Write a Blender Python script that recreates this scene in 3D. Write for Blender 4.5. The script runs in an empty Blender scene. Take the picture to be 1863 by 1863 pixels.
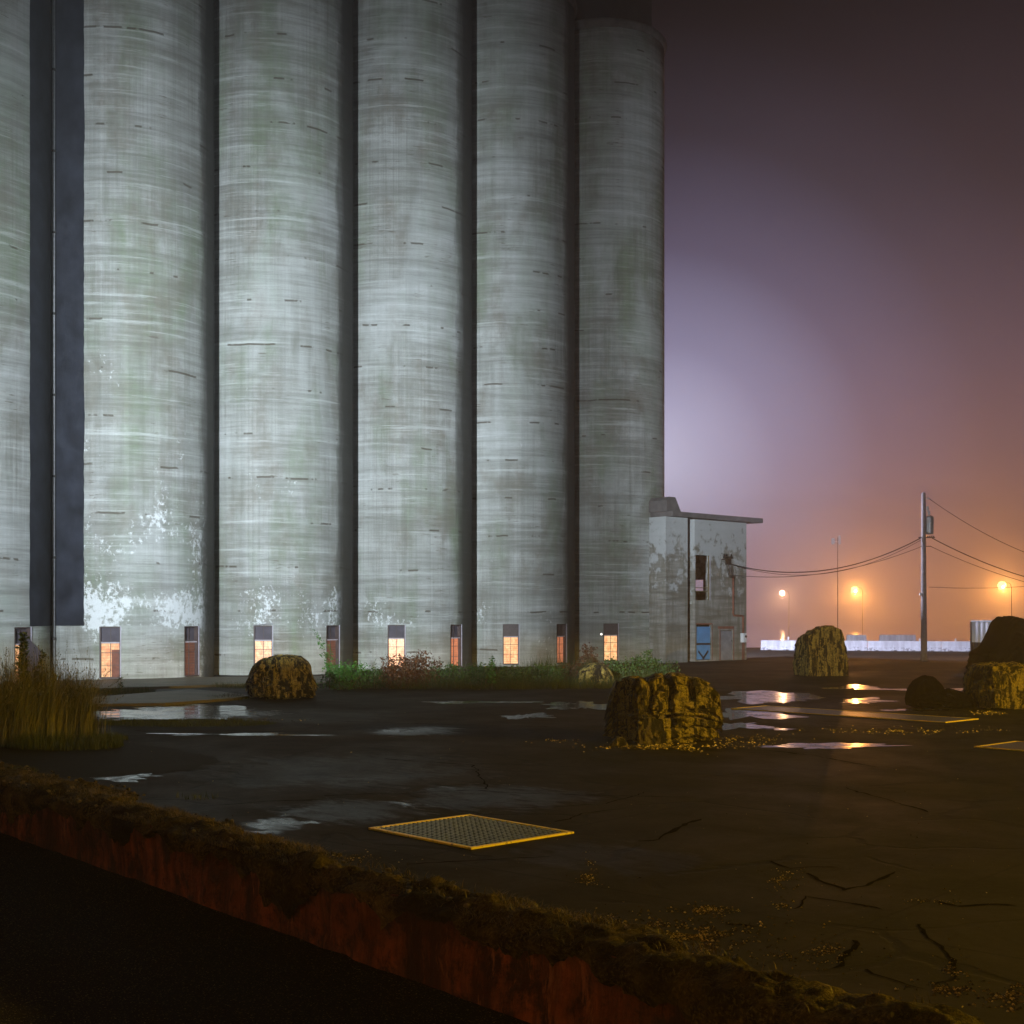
import bpy, bmesh, math, random
from mathutils import Vector, Matrix, noise
R_ = math.radians
random.seed(7)
sc = bpy.context.scene
COL = sc.collection
F, HC, YH, XC = 2400.0, 3.2, 1120.0, 931.5      # focal length in px, camera height, horizon row, centre column
HAZE_D = 0.0012

# ---------------------------------------------------------------- helpers
def gp(px, py, z=0.0):
    Y = F*(HC-z)/(py-YH); return Vector(((px-XC)/F*Y, Y, z))
def pz(px, py, Y):
    return Vector(((px-XC)/F*Y, Y, HC+(YH-py)/F*Y))
def tag(o, label=None, cat=None, group=None, kind=None):
    if label: o['label'] = label
    if cat: o['category'] = cat
    if group: o['group'] = group
    if kind: o['kind'] = kind
    return o
def empty(name, loc=(0,0,0), rz=0, label=None, cat=None, group=None):
    o = bpy.data.objects.new(name, None); COL.objects.link(o)
    o.location = loc; o.rotation_euler = (0,0,rz); o.empty_display_size = .2
    return tag(o, label, cat, group)
def link(name, bm, mat, parent=None, smooth=False, loc=None, rz=0):
    me = bpy.data.meshes.new(name); bm.to_mesh(me); bm.free()
    for m in (mat if isinstance(mat, (list, tuple)) else [mat]): me.materials.append(m)
    if smooth:
        for p in me.polygons: p.use_smooth = True
    o = bpy.data.objects.new(name, me); COL.objects.link(o)
    if loc is not None: o.location = loc
    o.rotation_euler = (0,0,rz)
    if parent: o.parent = parent
    return o
def split_obj(o, gap=.004):
    # separate pieces of one mesh become parts of their own
    bm = bmesh.new(); bm.from_mesh(o.data); bm.verts.ensure_lookup_table()
    seen = set(); isl = []
    for v in bm.verts:
        if v.index in seen: continue
        st = [v]; seen.add(v.index); grp = []
        while st:
            a = st.pop(); grp.append(a.index)
            for e_ in a.link_edges:
                b = e_.other_vert(a)
                if b.index not in seen: seen.add(b.index); st.append(b)
        cs = [bm.verts[i].co for i in grp]
        isl.append([set(grp), [min(c[k] for c in cs)-gap for k in range(3)], [max(c[k] for c in cs)+gap for k in range(3)]])
    ch = True
    while ch:
        ch = False
        for i in range(len(isl)):
            for j in range(i+1, len(isl)):
                A, B_ = isl[i], isl[j]
                if all(A[1][k] <= B_[2][k] and B_[1][k] <= A[2][k] for k in range(3)):
                    isl[i] = [A[0]|B_[0], [min(A[1][k],B_[1][k]) for k in range(3)], [max(A[2][k],B_[2][k]) for k in range(3)]]
                    isl.pop(j); ch = True; break
            if ch: break
    bm.free()
    if len(isl) < 2: return
    base = o.data
    for n_, (g, _, _) in enumerate(isl):
        b2 = bmesh.new(); b2.from_mesh(base); b2.verts.ensure_lookup_table()
        bmesh.ops.delete(b2, geom=[v for v in b2.verts if v.index not in g], context='VERTS')
        me = bpy.data.meshes.new(o.name); b2.to_mesh(me); b2.free()
        for m in base.materials: 
            if me.materials.find(m.name) < 0: me.materials.append(m)
        if n_ == 0: o.data = me
        else:
            c = o.copy(); c.data = me; COL.objects.link(c); c.parent = o.parent
SPLIT = {'pipe_clamp','drain_slot','lifting_loop','handle','corner_post','conduit','service_cable','insulator','door_trim','door_frame','cross_board','window_rail','bracket','muntin','lamp_head','stems','dark_band','frame','window'}
def split_tree(e):
    for c in list(e.children):
        split_tree(c)
        if c.type == 'MESH' and c.name.split('.')[0] in SPLIT and not c.children: split_obj(c)
def copy_tree(o, parent=None):
    c = o.copy(); COL.objects.link(c)
    if parent: c.parent = parent
    for ch in [x for x in o.children]:
        copy_tree(ch, c)
    return c
def box(bm, x0, x1, y0, y1, z0, z1, bev=0.0, M=None):
    vs = [bm.verts.new((x,y,z)) for x in (x0,x1) for y in (y0,y1) for z in (z0,z1)]
    fs = [(0,1,3,2),(4,6,7,5),(0,4,5,1),(2,3,7,6),(0,2,6,4),(1,5,7,3)]
    nf = [bm.faces.new([vs[i] for i in f]) for f in fs]
    if bev:
        es = list({e for f in nf for e in f.edges})
        r = bmesh.ops.bevel(bm, geom=es, offset=bev, segments=2, affect='EDGES', profile=.6)
        vs = list({v for v in vs if v.is_valid} | {v for v in r['verts']})
    if M: bmesh.ops.transform(bm, matrix=M, verts=[v for v in vs if v.is_valid])
    return vs
def tube(bm, pts, rad, n=8, cap=True):
    pts = [Vector(p) for p in pts]; rings = []
    if not isinstance(rad, (list, tuple)): rad = [rad]*len(pts)
    prev = None
    for i, p in enumerate(pts):
        t = (pts[min(i+1,len(pts)-1)]-pts[max(i-1,0)]).normalized()
        a = prev if prev is not None else (Vector((0,0,1)) if abs(t.z) < .9 else Vector((1,0,0)))
        b = t.cross(a).normalized(); a = b.cross(t).normalized(); prev = a
        rings.append([bm.verts.new(p+(a*math.cos(q)+b*math.sin(q))*rad[i]) for q in [2*math.pi*k/n for k in range(n)]])
    for r0, r1 in zip(rings, rings[1:]):
        for k in range(n): bm.faces.new((r0[k], r0[(k+1)%n], r1[(k+1)%n], r1[k]))
    if cap:
        bm.faces.new(rings[0][::-1]); bm.faces.new(rings[-1])
def lathe(bm, prof, n=24, c=(0,0), z=0):
    rings = [[bm.verts.new((c[0]+r*math.cos(2*math.pi*k/n), c[1]+r*math.sin(2*math.pi*k/n), z+h)) for k in range(n)] for r, h in prof]
    for a, b in zip(rings, rings[1:]):
        for k in range(n): bm.faces.new((a[k], a[(k+1)%n], b[(k+1)%n], b[k]))
    bm.faces.new(rings[0][::-1]); bm.faces.new(rings[-1])

# ---------------------------------------------------------------- materials
class NT:
    def __init__(s, name):
        s.m = bpy.data.materials.new(name); s.m.use_nodes = True
        s.t = s.m.node_tree; s.n = s.t.nodes; s.l = s.t.links
        s.b = s.n['Principled BSDF']; s.out = s.n['Material Output']
    def L(s, a, b): s.l.new(a, b)
    def put(s, sock, v):
        if hasattr(v, 'node'): s.L(v, sock)
        elif v is not None: sock.default_value = v
    def coord(s, kind='Object'):
        return s.n.new('ShaderNodeTexCoord').outputs[kind]
    def mapv(s, v, scale=(1,1,1), loc=(0,0,0)):
        m = s.n.new('ShaderNodeMapping'); s.put(m.inputs['Vector'], v)
        m.inputs['Scale'].default_value = scale; s.put(m.inputs['Location'], loc); return m.outputs[0]
    def noise(s, v, scale=1, detail=4, rough=.55, dist=0):
        m = s.n.new('ShaderNodeTexNoise'); s.put(m.inputs['Vector'], v); m.inputs['Scale'].default_value = scale
        m.inputs['Detail'].default_value = detail; m.inputs['Roughness'].default_value = rough; m.inputs['Distortion'].default_value = dist
        return m.outputs['Fac']
    def voro(s, v, scale=1, feature='F1'):
        m = s.n.new('ShaderNodeTexVoronoi'); m.feature = feature; s.put(m.inputs['Vector'], v); m.inputs['Scale'].default_value = scale
        return m
    def ramp(s, f, stops):
        m = s.n.new('ShaderNodeValToRGB'); s.put(m.inputs[0], f); e = m.color_ramp.elements
        while len(e) < len(stops): e.new(.5)
        for i, (p, c) in enumerate(stops):
            e[i].position = p; e[i].color = (c,c,c,1) if isinstance(c, (int,float)) else (*c,1)
        return m.outputs[0]
    def math(s, op, a, b=0.0, clamp=False):
        m = s.n.new('ShaderNodeMath'); m.operation = op; m.use_clamp = clamp; s.put(m.inputs[0], a); s.put(m.inputs[1], b); return m.outputs[0]
    def mix(s, f, a, b, mode='MIX'):
        m = s.n.new('ShaderNodeMix'); m.data_type = 'RGBA'; m.blend_type = mode
        s.put(m.inputs[0], f)
        for k, v in ((6,a),(7,b)): s.put(m.inputs[k], (*v,1) if isinstance(v, tuple) and len(v) == 3 else v)
        return m.outputs[2]
    def sep(s, v):
        m = s.n.new('ShaderNodeSeparateXYZ'); s.put(m.inputs[0], v); return m.outputs
    def comb(s, x, y, z):
        m = s.n.new('ShaderNodeCombineXYZ'); s.put(m.inputs[0], x); s.put(m.inputs[1], y); s.put(m.inputs[2], z); return m.outputs[0]
    def bump(s, h, strength=.5, dist=.02, n=None):
        m = s.n.new('ShaderNodeBump'); s.put(m.inputs['Height'], h); m.inputs['Strength'].default_value = strength; m.inputs['Distance'].default_value = dist
        if n: s.L(n, m.inputs['Normal'])
        return m.outputs[0]
    def fin(s, col=None, rough=None, nrm=None, metal=None, spec=None):
        if col is not None: s.put(s.b.inputs['Base Color'], (*col,1) if isinstance(col, tuple) and len(col) == 3 else col)
        s.put(s.b.inputs['Roughness'], rough); s.put(s.b.inputs['Metallic'], metal)
        if nrm is not None: s.L(nrm, s.b.inputs['Normal'])
        if spec is not None: s.b.inputs['Specular IOR Level'].default_value = spec
        return s.m
def simple(name, col, rough=.6, var=.35, scale=6, metal=0, bump=.3, spec=.5):
    t = NT(name); o = t.coord()
    n = t.noise(o, scale, 5); n2 = t.noise(o, scale*7, 3)
    c = t.mix(t.ramp(n, [(.3,0.),(.7,1.)]), tuple(x*(1-var) for x in col), tuple(min(1,x*(1+var)) for x in col))
    return t.fin(c, rough, t.bump(t.math('ADD', n, t.math('MULTIPLY', n2, .4)), bump, .02), metal, spec)
def emit(name, col, strength):
    t = NT(name); t.b.inputs['Base Color'].default_value = (0,0,0,1)
    t.b.inputs['Emission Color'].default_value = (*col,1); t.b.inputs['Emission Strength'].default_value = strength
    return t.m

def silo_mat():
    t = NT('silo_concrete'); uv = t.n.new('ShaderNodeUVMap').outputs[0]
    rnd = t.n.new('ShaderNodeObjectInfo').outputs['Random']
    off = t.math('MULTIPLY', rnd, 173.0)
    x, y, _ = t.sep(uv)
    v = t.comb(t.math('ADD', x, off), y, off)
    big = t.noise(t.mapv(v, (.22,.16,1)), 1, 4, .6)
    band = t.noise(t.mapv(v, (.07,.85,1)), 1, 6, .68, .25)
    fine = t.noise(t.mapv(v, (.5,6,1)), 1, 4, .6)
    lines = t.noise(t.mapv(v, (9,.04,1)), 1, 3, .7)
    lines2 = t.noise(t.mapv(v, (1.1,.03,1)), 1, 3, .6)
    blot = t.noise(t.mapv(v, (1.6,1.6,1)), 1, 6, .7)
    c = t.mix(t.ramp(band, [(.36,0.),(.62,1.)]), (.20,.205,.19), (.50,.515,.51))
    c = t.mix(t.math('MULTIPLY', t.ramp(big, [(.35,0.),(.6,1.)]), .45), c, (.36,.375,.35))
    c = t.mix(t.ramp(t.noise(t.mapv(v, (.35,.12,1), (31,7,3)), 1, 5, .6), [(.46,0.),(.62,.80)]), c, (.17,.225,.13))   # algae
    c = t.mix(t.ramp(t.noise(t.mapv(v, (.5,.3,1), (11,57,3)), 1, 5, .65), [(.50,0.),(.66,.75)]), c, (.20,.18,.145))   # brown damp
    c = t.mix(t.math('MULTIPLY', t.ramp(lines, [(.42,0.),(.60,1.)]), .28), c, (.13,.13,.12))
    c = t.mix(t.math('MULTIPLY', t.ramp(lines2, [(.40,0.),(.60,1.)]), .30), c, (.20,.215,.19))
    c = t.mix(t.math('MULTIPLY', t.ramp(fine, [(.45,0.),(.7,1.)]), .22), c, (.58,.60,.60))
    c = t.mix(t.math('MULTIPLY', t.ramp(blot, [(.5,0.),(.66,1.)]), .35), c, (.26,.265,.23))
    drip = t.noise(t.mapv(v, (2.4,.11,1), (77,3,1)), 1, 6, .7, .2); dm = t.noise(t.mapv(v, (.3,.14,1), (7,31,2)), 1, 3, .5)
    c = t.mix(t.math('MULTIPLY', t.ramp(t.math('ADD', t.math('MULTIPLY', drip, .6), t.math('MULTIPLY', dm, .4)), [(.52,0.),(.64,1.)]), .38), c, (.125,.125,.10))
    c = t.mix(t.math('MULTIPLY', t.ramp(t.noise(t.mapv(v, (.16,.10,1), (3,88,2)), 1, 5, .62, .6), [(.48,0.),(.62,1.)]), .40), c, (.56,.59,.60))
    gb = t.noise(t.mapv(v, (.12,3.2,1), (2,5,8)), 1, 7, .78); c = t.mix(t.ramp(gb, [(.40,.0),(.48,.0),(.62,.46)]), c, (.16,.16,.14)); c = t.mix(t.ramp(gb, [(.36,.45),(.44,.0)]), c, (.62,.65,.65))
    # dashed pour joints every ~1.2 m, only here and there
    seam = t.math('LESS_THAN', t.math('ABSOLUTE', t.math('SUBTRACT', t.math('FRACT', t.math('MULTIPLY', t.math('ADD', y, t.math('MULTIPLY', t.noise(t.mapv(v,(.6,.1,1)),1,2), .25)), .42)), .5)), .022)
    dash = t.ramp(t.noise(t.mapv(v, (.8,.42,1), (5,91,2)), 1, 3), [(.575,0.),(.60,1.)])
    dd = t.math('MULTIPLY', seam, dash)
    c = t.mix(t.math('MULTIPLY', dd, .8), c, (.09,.075,.055))
    sc2 = t.math('MULTIPLY', t.ramp(t.noise(t.mapv(v, (1.3,11,1), (41,9,1)), 1, 4, .6), [(.60,0.),(.66,1.)]), t.ramp(t.noise(t.mapv(v, (.55,.42,1), (17,29,6)), 1, 3, .5), [(.58,0.),(.64,1.)]))
    c = t.mix(t.math('MULTIPLY', sc2, .75), c, (.12,.10,.075))
    # peeled white paint above the window heads, thinning upward
    w = t.noise(t.mapv(v, (4.6,3.4,1), (3,3,9)), 1, 9, .82)
    wm = t.noise(t.mapv(v, (.42,.35,1), (9,23,4)), 1, 2, .5)
    at = t.n.new('ShaderNodeAttribute'); at.attribute_type = 'OBJECT'; at.attribute_name = 'peel'; pk = at.outputs['Fac']
    hz = t.ramp(t.math('DIVIDE', y, 20.0), [(.0,.42),(.12,.50),(.14,.92),(.19,.86),(.25,.42),(.60,.28),(1.,.0)])
    wf = t.math('ADD', t.math('MULTIPLY', w, 1.05), t.math('ADD', t.math('MULTIPLY', wm, .6), t.math('ADD', t.math('MULTIPLY', hz, .21), t.math('MULTIPLY', pk, .10))))
    wf = t.ramp(t.math('MULTIPLY', wf, .8), [(.892,0.),(.912,1.)])
    wf = t.math('MULTIPLY', wf, t.math('LESS_THAN', y, 17))
    c = t.mix(t.math('MULTIPLY', wf, .9), c, (.70,.73,.75))
    ga = t.n.new('ShaderNodeAttribute'); ga.attribute_type = 'OBJECT'; ga.attribute_name = 'dark_tone_or_shade'
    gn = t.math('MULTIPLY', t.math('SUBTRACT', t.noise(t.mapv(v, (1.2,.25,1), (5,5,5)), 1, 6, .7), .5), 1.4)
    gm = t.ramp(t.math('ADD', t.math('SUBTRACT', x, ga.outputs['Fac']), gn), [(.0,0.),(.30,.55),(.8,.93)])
    c = t.mix(gm, c, (.045,.043,.037))  # shade on each shaft's right limb put into the concrete colour
    h = t.math('ADD', t.math('MULTIPLY', blot, .5), t.math('ADD', t.math('MULTIPLY', lines, .5), t.math('MULTIPLY', dd, -1.2)))
    return t.fin(c, .85, t.bump(h, .45, .04), spec=.25)
def _w(px, py, rx, ry, a):
    p = gp(px, py); k = p.y/F; dy = F*HC/(py-YH-ry) - F*HC/(py-YH+ry)
    return (p.x, p.y, rx*k, dy*.5, a)
WET = [_w(505,1500,70,16,.48), _w(640,1475,130,24,.36), _w(900,1450,190,26,.34), _w(1100,1560,170,30,.24), _w(1450,1290,190,30,.20), _w(330,1300,170,16,.58), _w(760,1330,90,10,.45), _w(620,1400,300,34,.20)]
def ground_mat():
    t = NT('wet_concrete_pad'); o = t.coord()
    ro = t.n.new('ShaderNodeMapping'); t.L(o, ro.inputs[0]); ro.inputs['Rotation'].default_value = (0,0,R_(41)); g = ro.outputs[0]
    big = t.noise(g, .13, 5, .6, .5); mid = t.noise(t.mapv(g,(1,1,1)), .6, 6, .65, .4); fine = t.noise(g, 9, 5, .7)
    c = t.mix(t.ramp(mid, [(.35,0.),(.65,1.)]), (.008,.007,.006), (.028,.023,.017))
    c = t.mix(t.ramp(fine, [(.3,.5),(.7,0.)]), c, (.018,.017,.014))
    ds = t.n.new('ShaderNodeVectorMath'); ds.operation = 'ADD'; t.L(g, ds.inputs[0])
    nz = t.n.new('ShaderNodeTexNoise'); nz.inputs['Scale'].default_value = .5; nz.inputs['Detail'].default_value = 5; t.L(g, nz.inputs['Vector'])
    sc_ = t.n.new('ShaderNodeVectorMath'); sc_.operation = 'SCALE'; sc_.inputs[3].default_value = 1.6; t.L(nz.outputs['Color'], sc_.inputs[0]); t.L(sc_.outputs[0], ds.inputs[1])
    vo = t.voro(ds.outputs[0], .30, 'DISTANCE_TO_EDGE').outputs['Distance']
    cr = t.math('MULTIPLY', t.ramp(vo, [(.0,1.),(.014,.8),(.024,0.)]), t.ramp(t.noise(g,.35,2), [(.45,0.),(.52,1.)]))
    br = t.n.new('ShaderNodeTexBrick'); t.L(g, br.inputs[0]); br.offset = 0; br.inputs['Scale'].default_value = .1
    for k, v in (('Brick Width', .62), ('Row Height', .62), ('Mortar Size', .0025)): br.inputs[k].default_value = v
    jt = br.outputs['Fac']
    ck = t.math('MAXIMUM', cr, t.math('MULTIPLY', jt, .9))
    c = t.mix(ck, c, (.008,.007,.006))
    wet = t.ramp(t.math('ADD', t.math('MULTIPLY', big, .7), t.math('MULTIPLY', mid, .3)), [(.42,.86),(.52,.74),(.62,.62)])
    rough = t.math('ADD', wet, t.math('MULTIPLY', t.math('SUBTRACT', fine, .5), .22))
    ox, oy, _ = t.sep(o); wn_ = t.noise(t.mapv(g, (1,2.2,1)), 1.5, 6, .7, .6)
    for (cx_, cy_, rx_, ry_, amt) in WET:
        dx = t.math('DIVIDE', t.math('SUBTRACT', ox, cx_), rx_); dy = t.math('DIVIDE', t.math('SUBTRACT', oy, cy_), ry_)
        d2 = t.math('ADD', t.math('MULTIPLY', dx, dx), t.math('MULTIPLY', dy, dy))
        d2 = t.math('ADD', d2, t.math('ADD', t.math('MULTIPLY', t.math('SUBTRACT', mid, .5), 3.2), t.math('MULTIPLY', t.math('SUBTRACT', wn_, .5), 3.4)))
        rough = t.math('SUBTRACT', rough, t.math('MULTIPLY', t.ramp(d2, [(.0,1.),(.5,.75),(1.,.0)]), amt))
    rough = t.math('MAXIMUM', rough, .13)
    agg = t.voro(g, 42).outputs['Distance']
    c = t.mix(t.math('MULTIPLY', t.ramp(agg, [(.10,1.),(.22,0.)]), .5), c, (.075,.065,.048))
    h = t.math('ADD', t.math('MULTIPLY', mid, 1.0), t.math('ADD', t.math('MULTIPLY', fine, .10), t.math('MULTIPLY', ck, -.8)))
    m = t.fin(c, rough, t.bump(h, .3, .03), spec=.10)
    return m
def rock_mat(name, a, b, moss):
    t = NT(name); o = t.coord()
    n = t.noise(o, 3.5, 8, .72, .6); n2 = t.noise(o, 20, 6, .8); n3 = t.noise(t.mapv(o,(5,5,.7)), 1, 5, .65, .5)
    c = t.mix(t.ramp(n, [(.38,0.),(.62,1.)]), a, b)
    c = t.mix(t.ramp(n2, [(.44,0.),(.62,.9)]), c, moss)
    c = t.mix(t.ramp(n3, [(.46,0.),(.53,.97)]), c, (.010,.009,.007))
    h = t.math('ADD', n, t.math('ADD', t.math('MULTIPLY', n2, .7), t.math('MULTIPLY', n3, -.8)))
    return t.fin(c, .62, t.bump(h, 1., .22), spec=.3)
M = {}
M['silo'] = silo_mat(); M['pad'] = ground_mat()
M['rock'] = rock_mat('weathered_rock', (.06,.047,.016), (.46,.35,.11), (.66,.54,.13))
M['rock_tan'] = rock_mat('brown_rock', (.12,.085,.05), (.25,.19,.10), (.28,.24,.07))
M['rock_shaded'] = simple('shaded_rock', (.002,.002,.002), 1.0, .5, 4, bump=.8, spec=.0)  # boulders standing in shade: the shade is put into the base colour
M['joint_dark'] = simple('dark_joint_tone', (.024,.027,.038), .8, .5, .9, bump=.6, spec=.15)
M['dark_tone_or_shade'] = simple('dark_gallery_concrete', (.030,.028,.024), .85, .4, .9, spec=.1)  # even dark tone of the gallery walls
M['rimc'] = simple('rim_concrete', (.12,.115,.11), .95, .3, 2, spec=.05)
M['conc'] = simple('plain_concrete', (.30,.30,.28), .85, .3, 1.2, spec=.3)
M['steel'] = simple('galvanised_steel', (.42,.43,.45), .45, .2, 8, .6)
M['darksteel'] = simple('dark_steel', (.05,.045,.042), .55, .3, 8, .4)
M['frame'] = simple('window_frame_paint', (.075,.052,.05), .6, .3, 5)
M['lilac'] = simple('pale_trim_paint', (.40,.38,.45), .6, .2, 5)
M['purple'] = simple('dim_board', (.075,.065,.085), .75, .25, 2)
M['wood'] = simple('pole_wood', (.17,.15,.15), .8, .3, 5)
M['white'] = simple('white_paint', (.72,.73,.76), .6, .12, 2)
M['black'] = simple('flat_black', (.012,.012,.012), .6, .3, 3)
M['cable'] = simple('cable_rubber', (.03,.025,.025), .6, .2, 5)
M['yellow'] = simple('yellow_paint', (.62,.42,.03), .5, .35, 6)
t = NT('worn_yellow_paint'); o = t.coord(); n = t.noise(o, 7, 6, .75)
M['yellow'] = t.fin(t.mix(t.ramp(n, [(.56,0.),(.66,1.)]), (.85,.66,.04), (.10,.075,.03)), .5, t.bump(n, .3, .01))
M['roof'] = simple('roof_slab', (.11,.10,.10), .8, .3, 2)
M['blue'] = simple('blue_paint', (.10,.26,.50), .55, .15, 2)
M['greydoor'] = simple('grey_door_paint', (.22,.22,.24), .6, .25, 2)
M['rust'] = simple('rust_paint', (.20,.075,.05), .8, .35, 4)
t = NT('near_black'); M['matt_black'] = t.fin((.0015,.0015,.0015), 1.0, spec=0.0)  # near-black colour that keeps the lamp's own light from showing
M['bark'] = simple('dry_stem', (.13,.10,.05), .8, .3, 10)
def leafmat(name, a, b, tr=.25):
    t = NT(name); g = t.n.new('ShaderNodeNewGeometry')
    c = t.mix(g.outputs['Random Per Island'], a, b)
    return t.fin(c, .55, spec=.3)
M['grass'] = leafmat('dry_grass_blades', (.05,.065,.015), (.26,.23,.10))
M['shortgrass'] = leafmat('short_grass', (.018,.038,.008), (.07,.085,.02))
M['mossgrass'] = leafmat('moss_grass', (.02,.02,.006), (.20,.145,.04))
M['leaf'] = leafmat('green_leaves', (.03,.10,.016), (.07,.20,.035))
M['leafd'] = leafmat('dark_green_leaves', (.02,.05,.01), (.07,.12,.028))
M['leafr'] = leafmat('reddish_leaves', (.05,.022,.010), (.12,.05,.02))
t = NT('pebbles'); g = t.n.new('ShaderNodeNewGeometry'); M['pebble'] = t.fin(t.ramp(g.outputs['Random Per Island'], [(0.,(.02,.016,.01)),(.45,(.06,.045,.02)),(.80,(.30,.22,.08)),(1.,(.85,.70,.28))]), .6, spec=.3)

# lit panes
def pane_mat(name, c1, c2, st):
    t = NT(name); o = t.coord()
    rnd = t.n.new('ShaderNodeObjectInfo').outputs['Random']
    n = t.noise(t.mapv(o,(1.6,1.6,.9), t.comb(t.math('MULTIPLY', rnd, 37.0), 0.0, t.math('MULTIPLY', rnd, 11.0))), 2.2, 5, .65, 1.2)
    n2 = t.math('SINE', t.math('MULTIPLY', t.sep(o)[2], 46.0))
    c = t.mix(t.ramp(n, [(.36,0.),(.60,1.)]), c1, c2)
    c = t.mix(t.math('MULTIPLY', t.math('GREATER_THAN', n2, .75), .35), c, (.35,.13,.06))
    t.b.inputs['Base Color'].default_value = (.05,.03,.02,1)
    t.L(c, t.b.inputs['Emission Color']); t.put(t.b.inputs['Emission Strength'], t.math('MULTIPLY', t.math('ADD', .65, t.math('MULTIPLY', rnd, .6)), st))
    t.b.inputs['Roughness'].default_value = .2
    return t.m
M['lit'] = pane_mat('lit_window_pane', (.85,.30,.12), (1.,.62,.30), 1.35)
M['dimpane'] = pane_mat('dim_window_pane', (.10,.035,.025), (.17,.06,.042), .75)
M['orangepane'] = pane_mat('amber_window_pane', (.55,.17,.08), (.8,.26,.12), .8)

# ---------------------------------------------------------------- ground
wl0 = Vector((-5.9,20.5)); wd = Vector((.645,-.764)); wn = Vector((.764,.645))   # retaining wall line, its direction, pad side
U = Vector((math.sin(.82608), math.cos(.82608))); N = Vector((U.y, -U.x))         # silo row direction, normal to the camera
def wallpt(s, off=0, z=0):
    p = wl0 + wd*s + wn*off; return Vector((p.x, p.y, z))
bm = bmesh.new()
a, b = wallpt(-300, .12), wallpt(60, .12)
bm.faces.new([bm.verts.new(v) for v in (a, b, (b.x+900, b.y, 0), (b.x+900, 1400, 0), (-900, 1400, 0), (-900, a.y, 0))])
bmesh.ops.triangulate(bm, faces=bm.faces[:])
tag(link('ground', bm, M['pad']), kind='structure')
t = NT('lower_road_asphalt'); o = t.coord()
n = t.noise(o, 38, 3, .8); nb = t.noise(o, .5, 4)
c = t.mix(t.ramp(n, [(.60,0.),(.66,1.)]), (.012,.011,.009), (.50,.40,.20))  # glitter on the asphalt put into the colour as bright specks
c = t.mix(t.math('MULTIPLY', nb, .5), c, (.012,.012,.011))
M['road'] = t.fin(c, .95, t.bump(n, .8, .012), spec=.06)
bm = bmesh.new()
a, b = wallpt(-300, .3, -.9), wallpt(60, .3, -.9)
bm.faces.new([bm.verts.new(v) for v in (a, (-400, a.y, -.9), (-400, -58, -.9), (b.x, -58, -.9), b)])
bmesh.ops.triangulate(bm, faces=bm.faces[:])
tag(link('road', bm, M['road']), kind='structure')

# retaining wall: stained concrete face with slight joints
t = NT('stained_retaining_wall'); o = t.coord()
st_ = t.noise(t.mapv(o,(3.2,3.2,.35)), 1, 5, .65); sp = t.noise(o, 3, 7, .7)
c = t.mix(t.ramp(st_, [(.38,0.),(.62,1.)]), (.07,.022,.010), (.34,.10,.035))
c = t.mix(t.ramp(sp, [(.47,0.),(.60,.92)]), c, (.022,.012,.008)); c = t.mix(t.ramp(t.noise(t.mapv(o,(6,6,1.2)), 1, 6, .75), [(.58,0.),(.66,.7)]), c, (.42,.16,.06))
c = t.mix(t.ramp(t.noise(o, .55, 5, .65), [(.40,.85),(.58,0.)]), c, (.03,.014,.008))
M['retain'] = t.fin(c, .8, t.bump(t.math('ADD', sp, st_), 1., .12), spec=.3)
bm = bmesh.new(); L0, L1, ns = -60.0, 30.0, 360
rows = [-1.0, -.9, -.7, -.5, -.3, -.12, 0.0]
grid = []
for i in range(ns+1):
    s = L0 + (L1-L0)*i/ns
    colv = []
    for z in rows:
        n_ = noise.noise(Vector((s*.7, z*2, 3)))*.09 + noise.noise(Vector((s*3, z*5, 1)))*.045 + .02*noise.noise(Vector((s*9, z*12, 1)))
        j = .03 if abs((s % 3.0)-1.5) > 1.47 else 0
        colv.append(bm.verts.new(wallpt(s, n_*.8 + j, z)))
    colv.append(bm.verts.new(wallpt(s, .35, .0)))
    grid.append(colv)
for g0, g1 in zip(grid, grid[1:]):
    for k in range(len(g0)-1): bm.faces.new((g0[k], g1[k], g1[k+1], g0[k+1]))
tag(link('retaining_wall', bm, M['retain'], smooth=True), 'rust-stained concrete retaining wall along the edge of the raised pad', 'retaining wall')
# overgrown moss bank on the wall head
t = NT('mossy_soil'); o = t.coord(); n = t.noise(o, 3, 8, .75); n2 = t.noise(o, 25, 4, .7)
c = t.mix(t.ramp(n, [(.42,0.),(.62,1.)]), (.014,.010,.005), (.15,.11,.03))
c = t.mix(t.ramp(n2, [(.5,0.),(.68,.8)]), c, (.27,.21,.06))
c = t.mix(t.ramp(t.noise(o, .8, 4, .6), [(.40,.85),(.60,0.)]), c, (.012,.008,.004))
M['moss'] = t.fin(c, .9, t.bump(t.math('ADD', n, t.math('MULTIPLY', n2, .6)), 1., .12), spec=.2)
bm = bmesh.new(); ns = 1100; nw = 22; grid = []
def moss_w(s): return .75 + .45*noise.noise(Vector((s*.45, 5, 0))) + .25*noise.noise(Vector((s*1.7, 9, 0))) + (.9 if s < -3 else max(0, .3*(-s)))*(.7 if s < -2 else .3)
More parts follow.
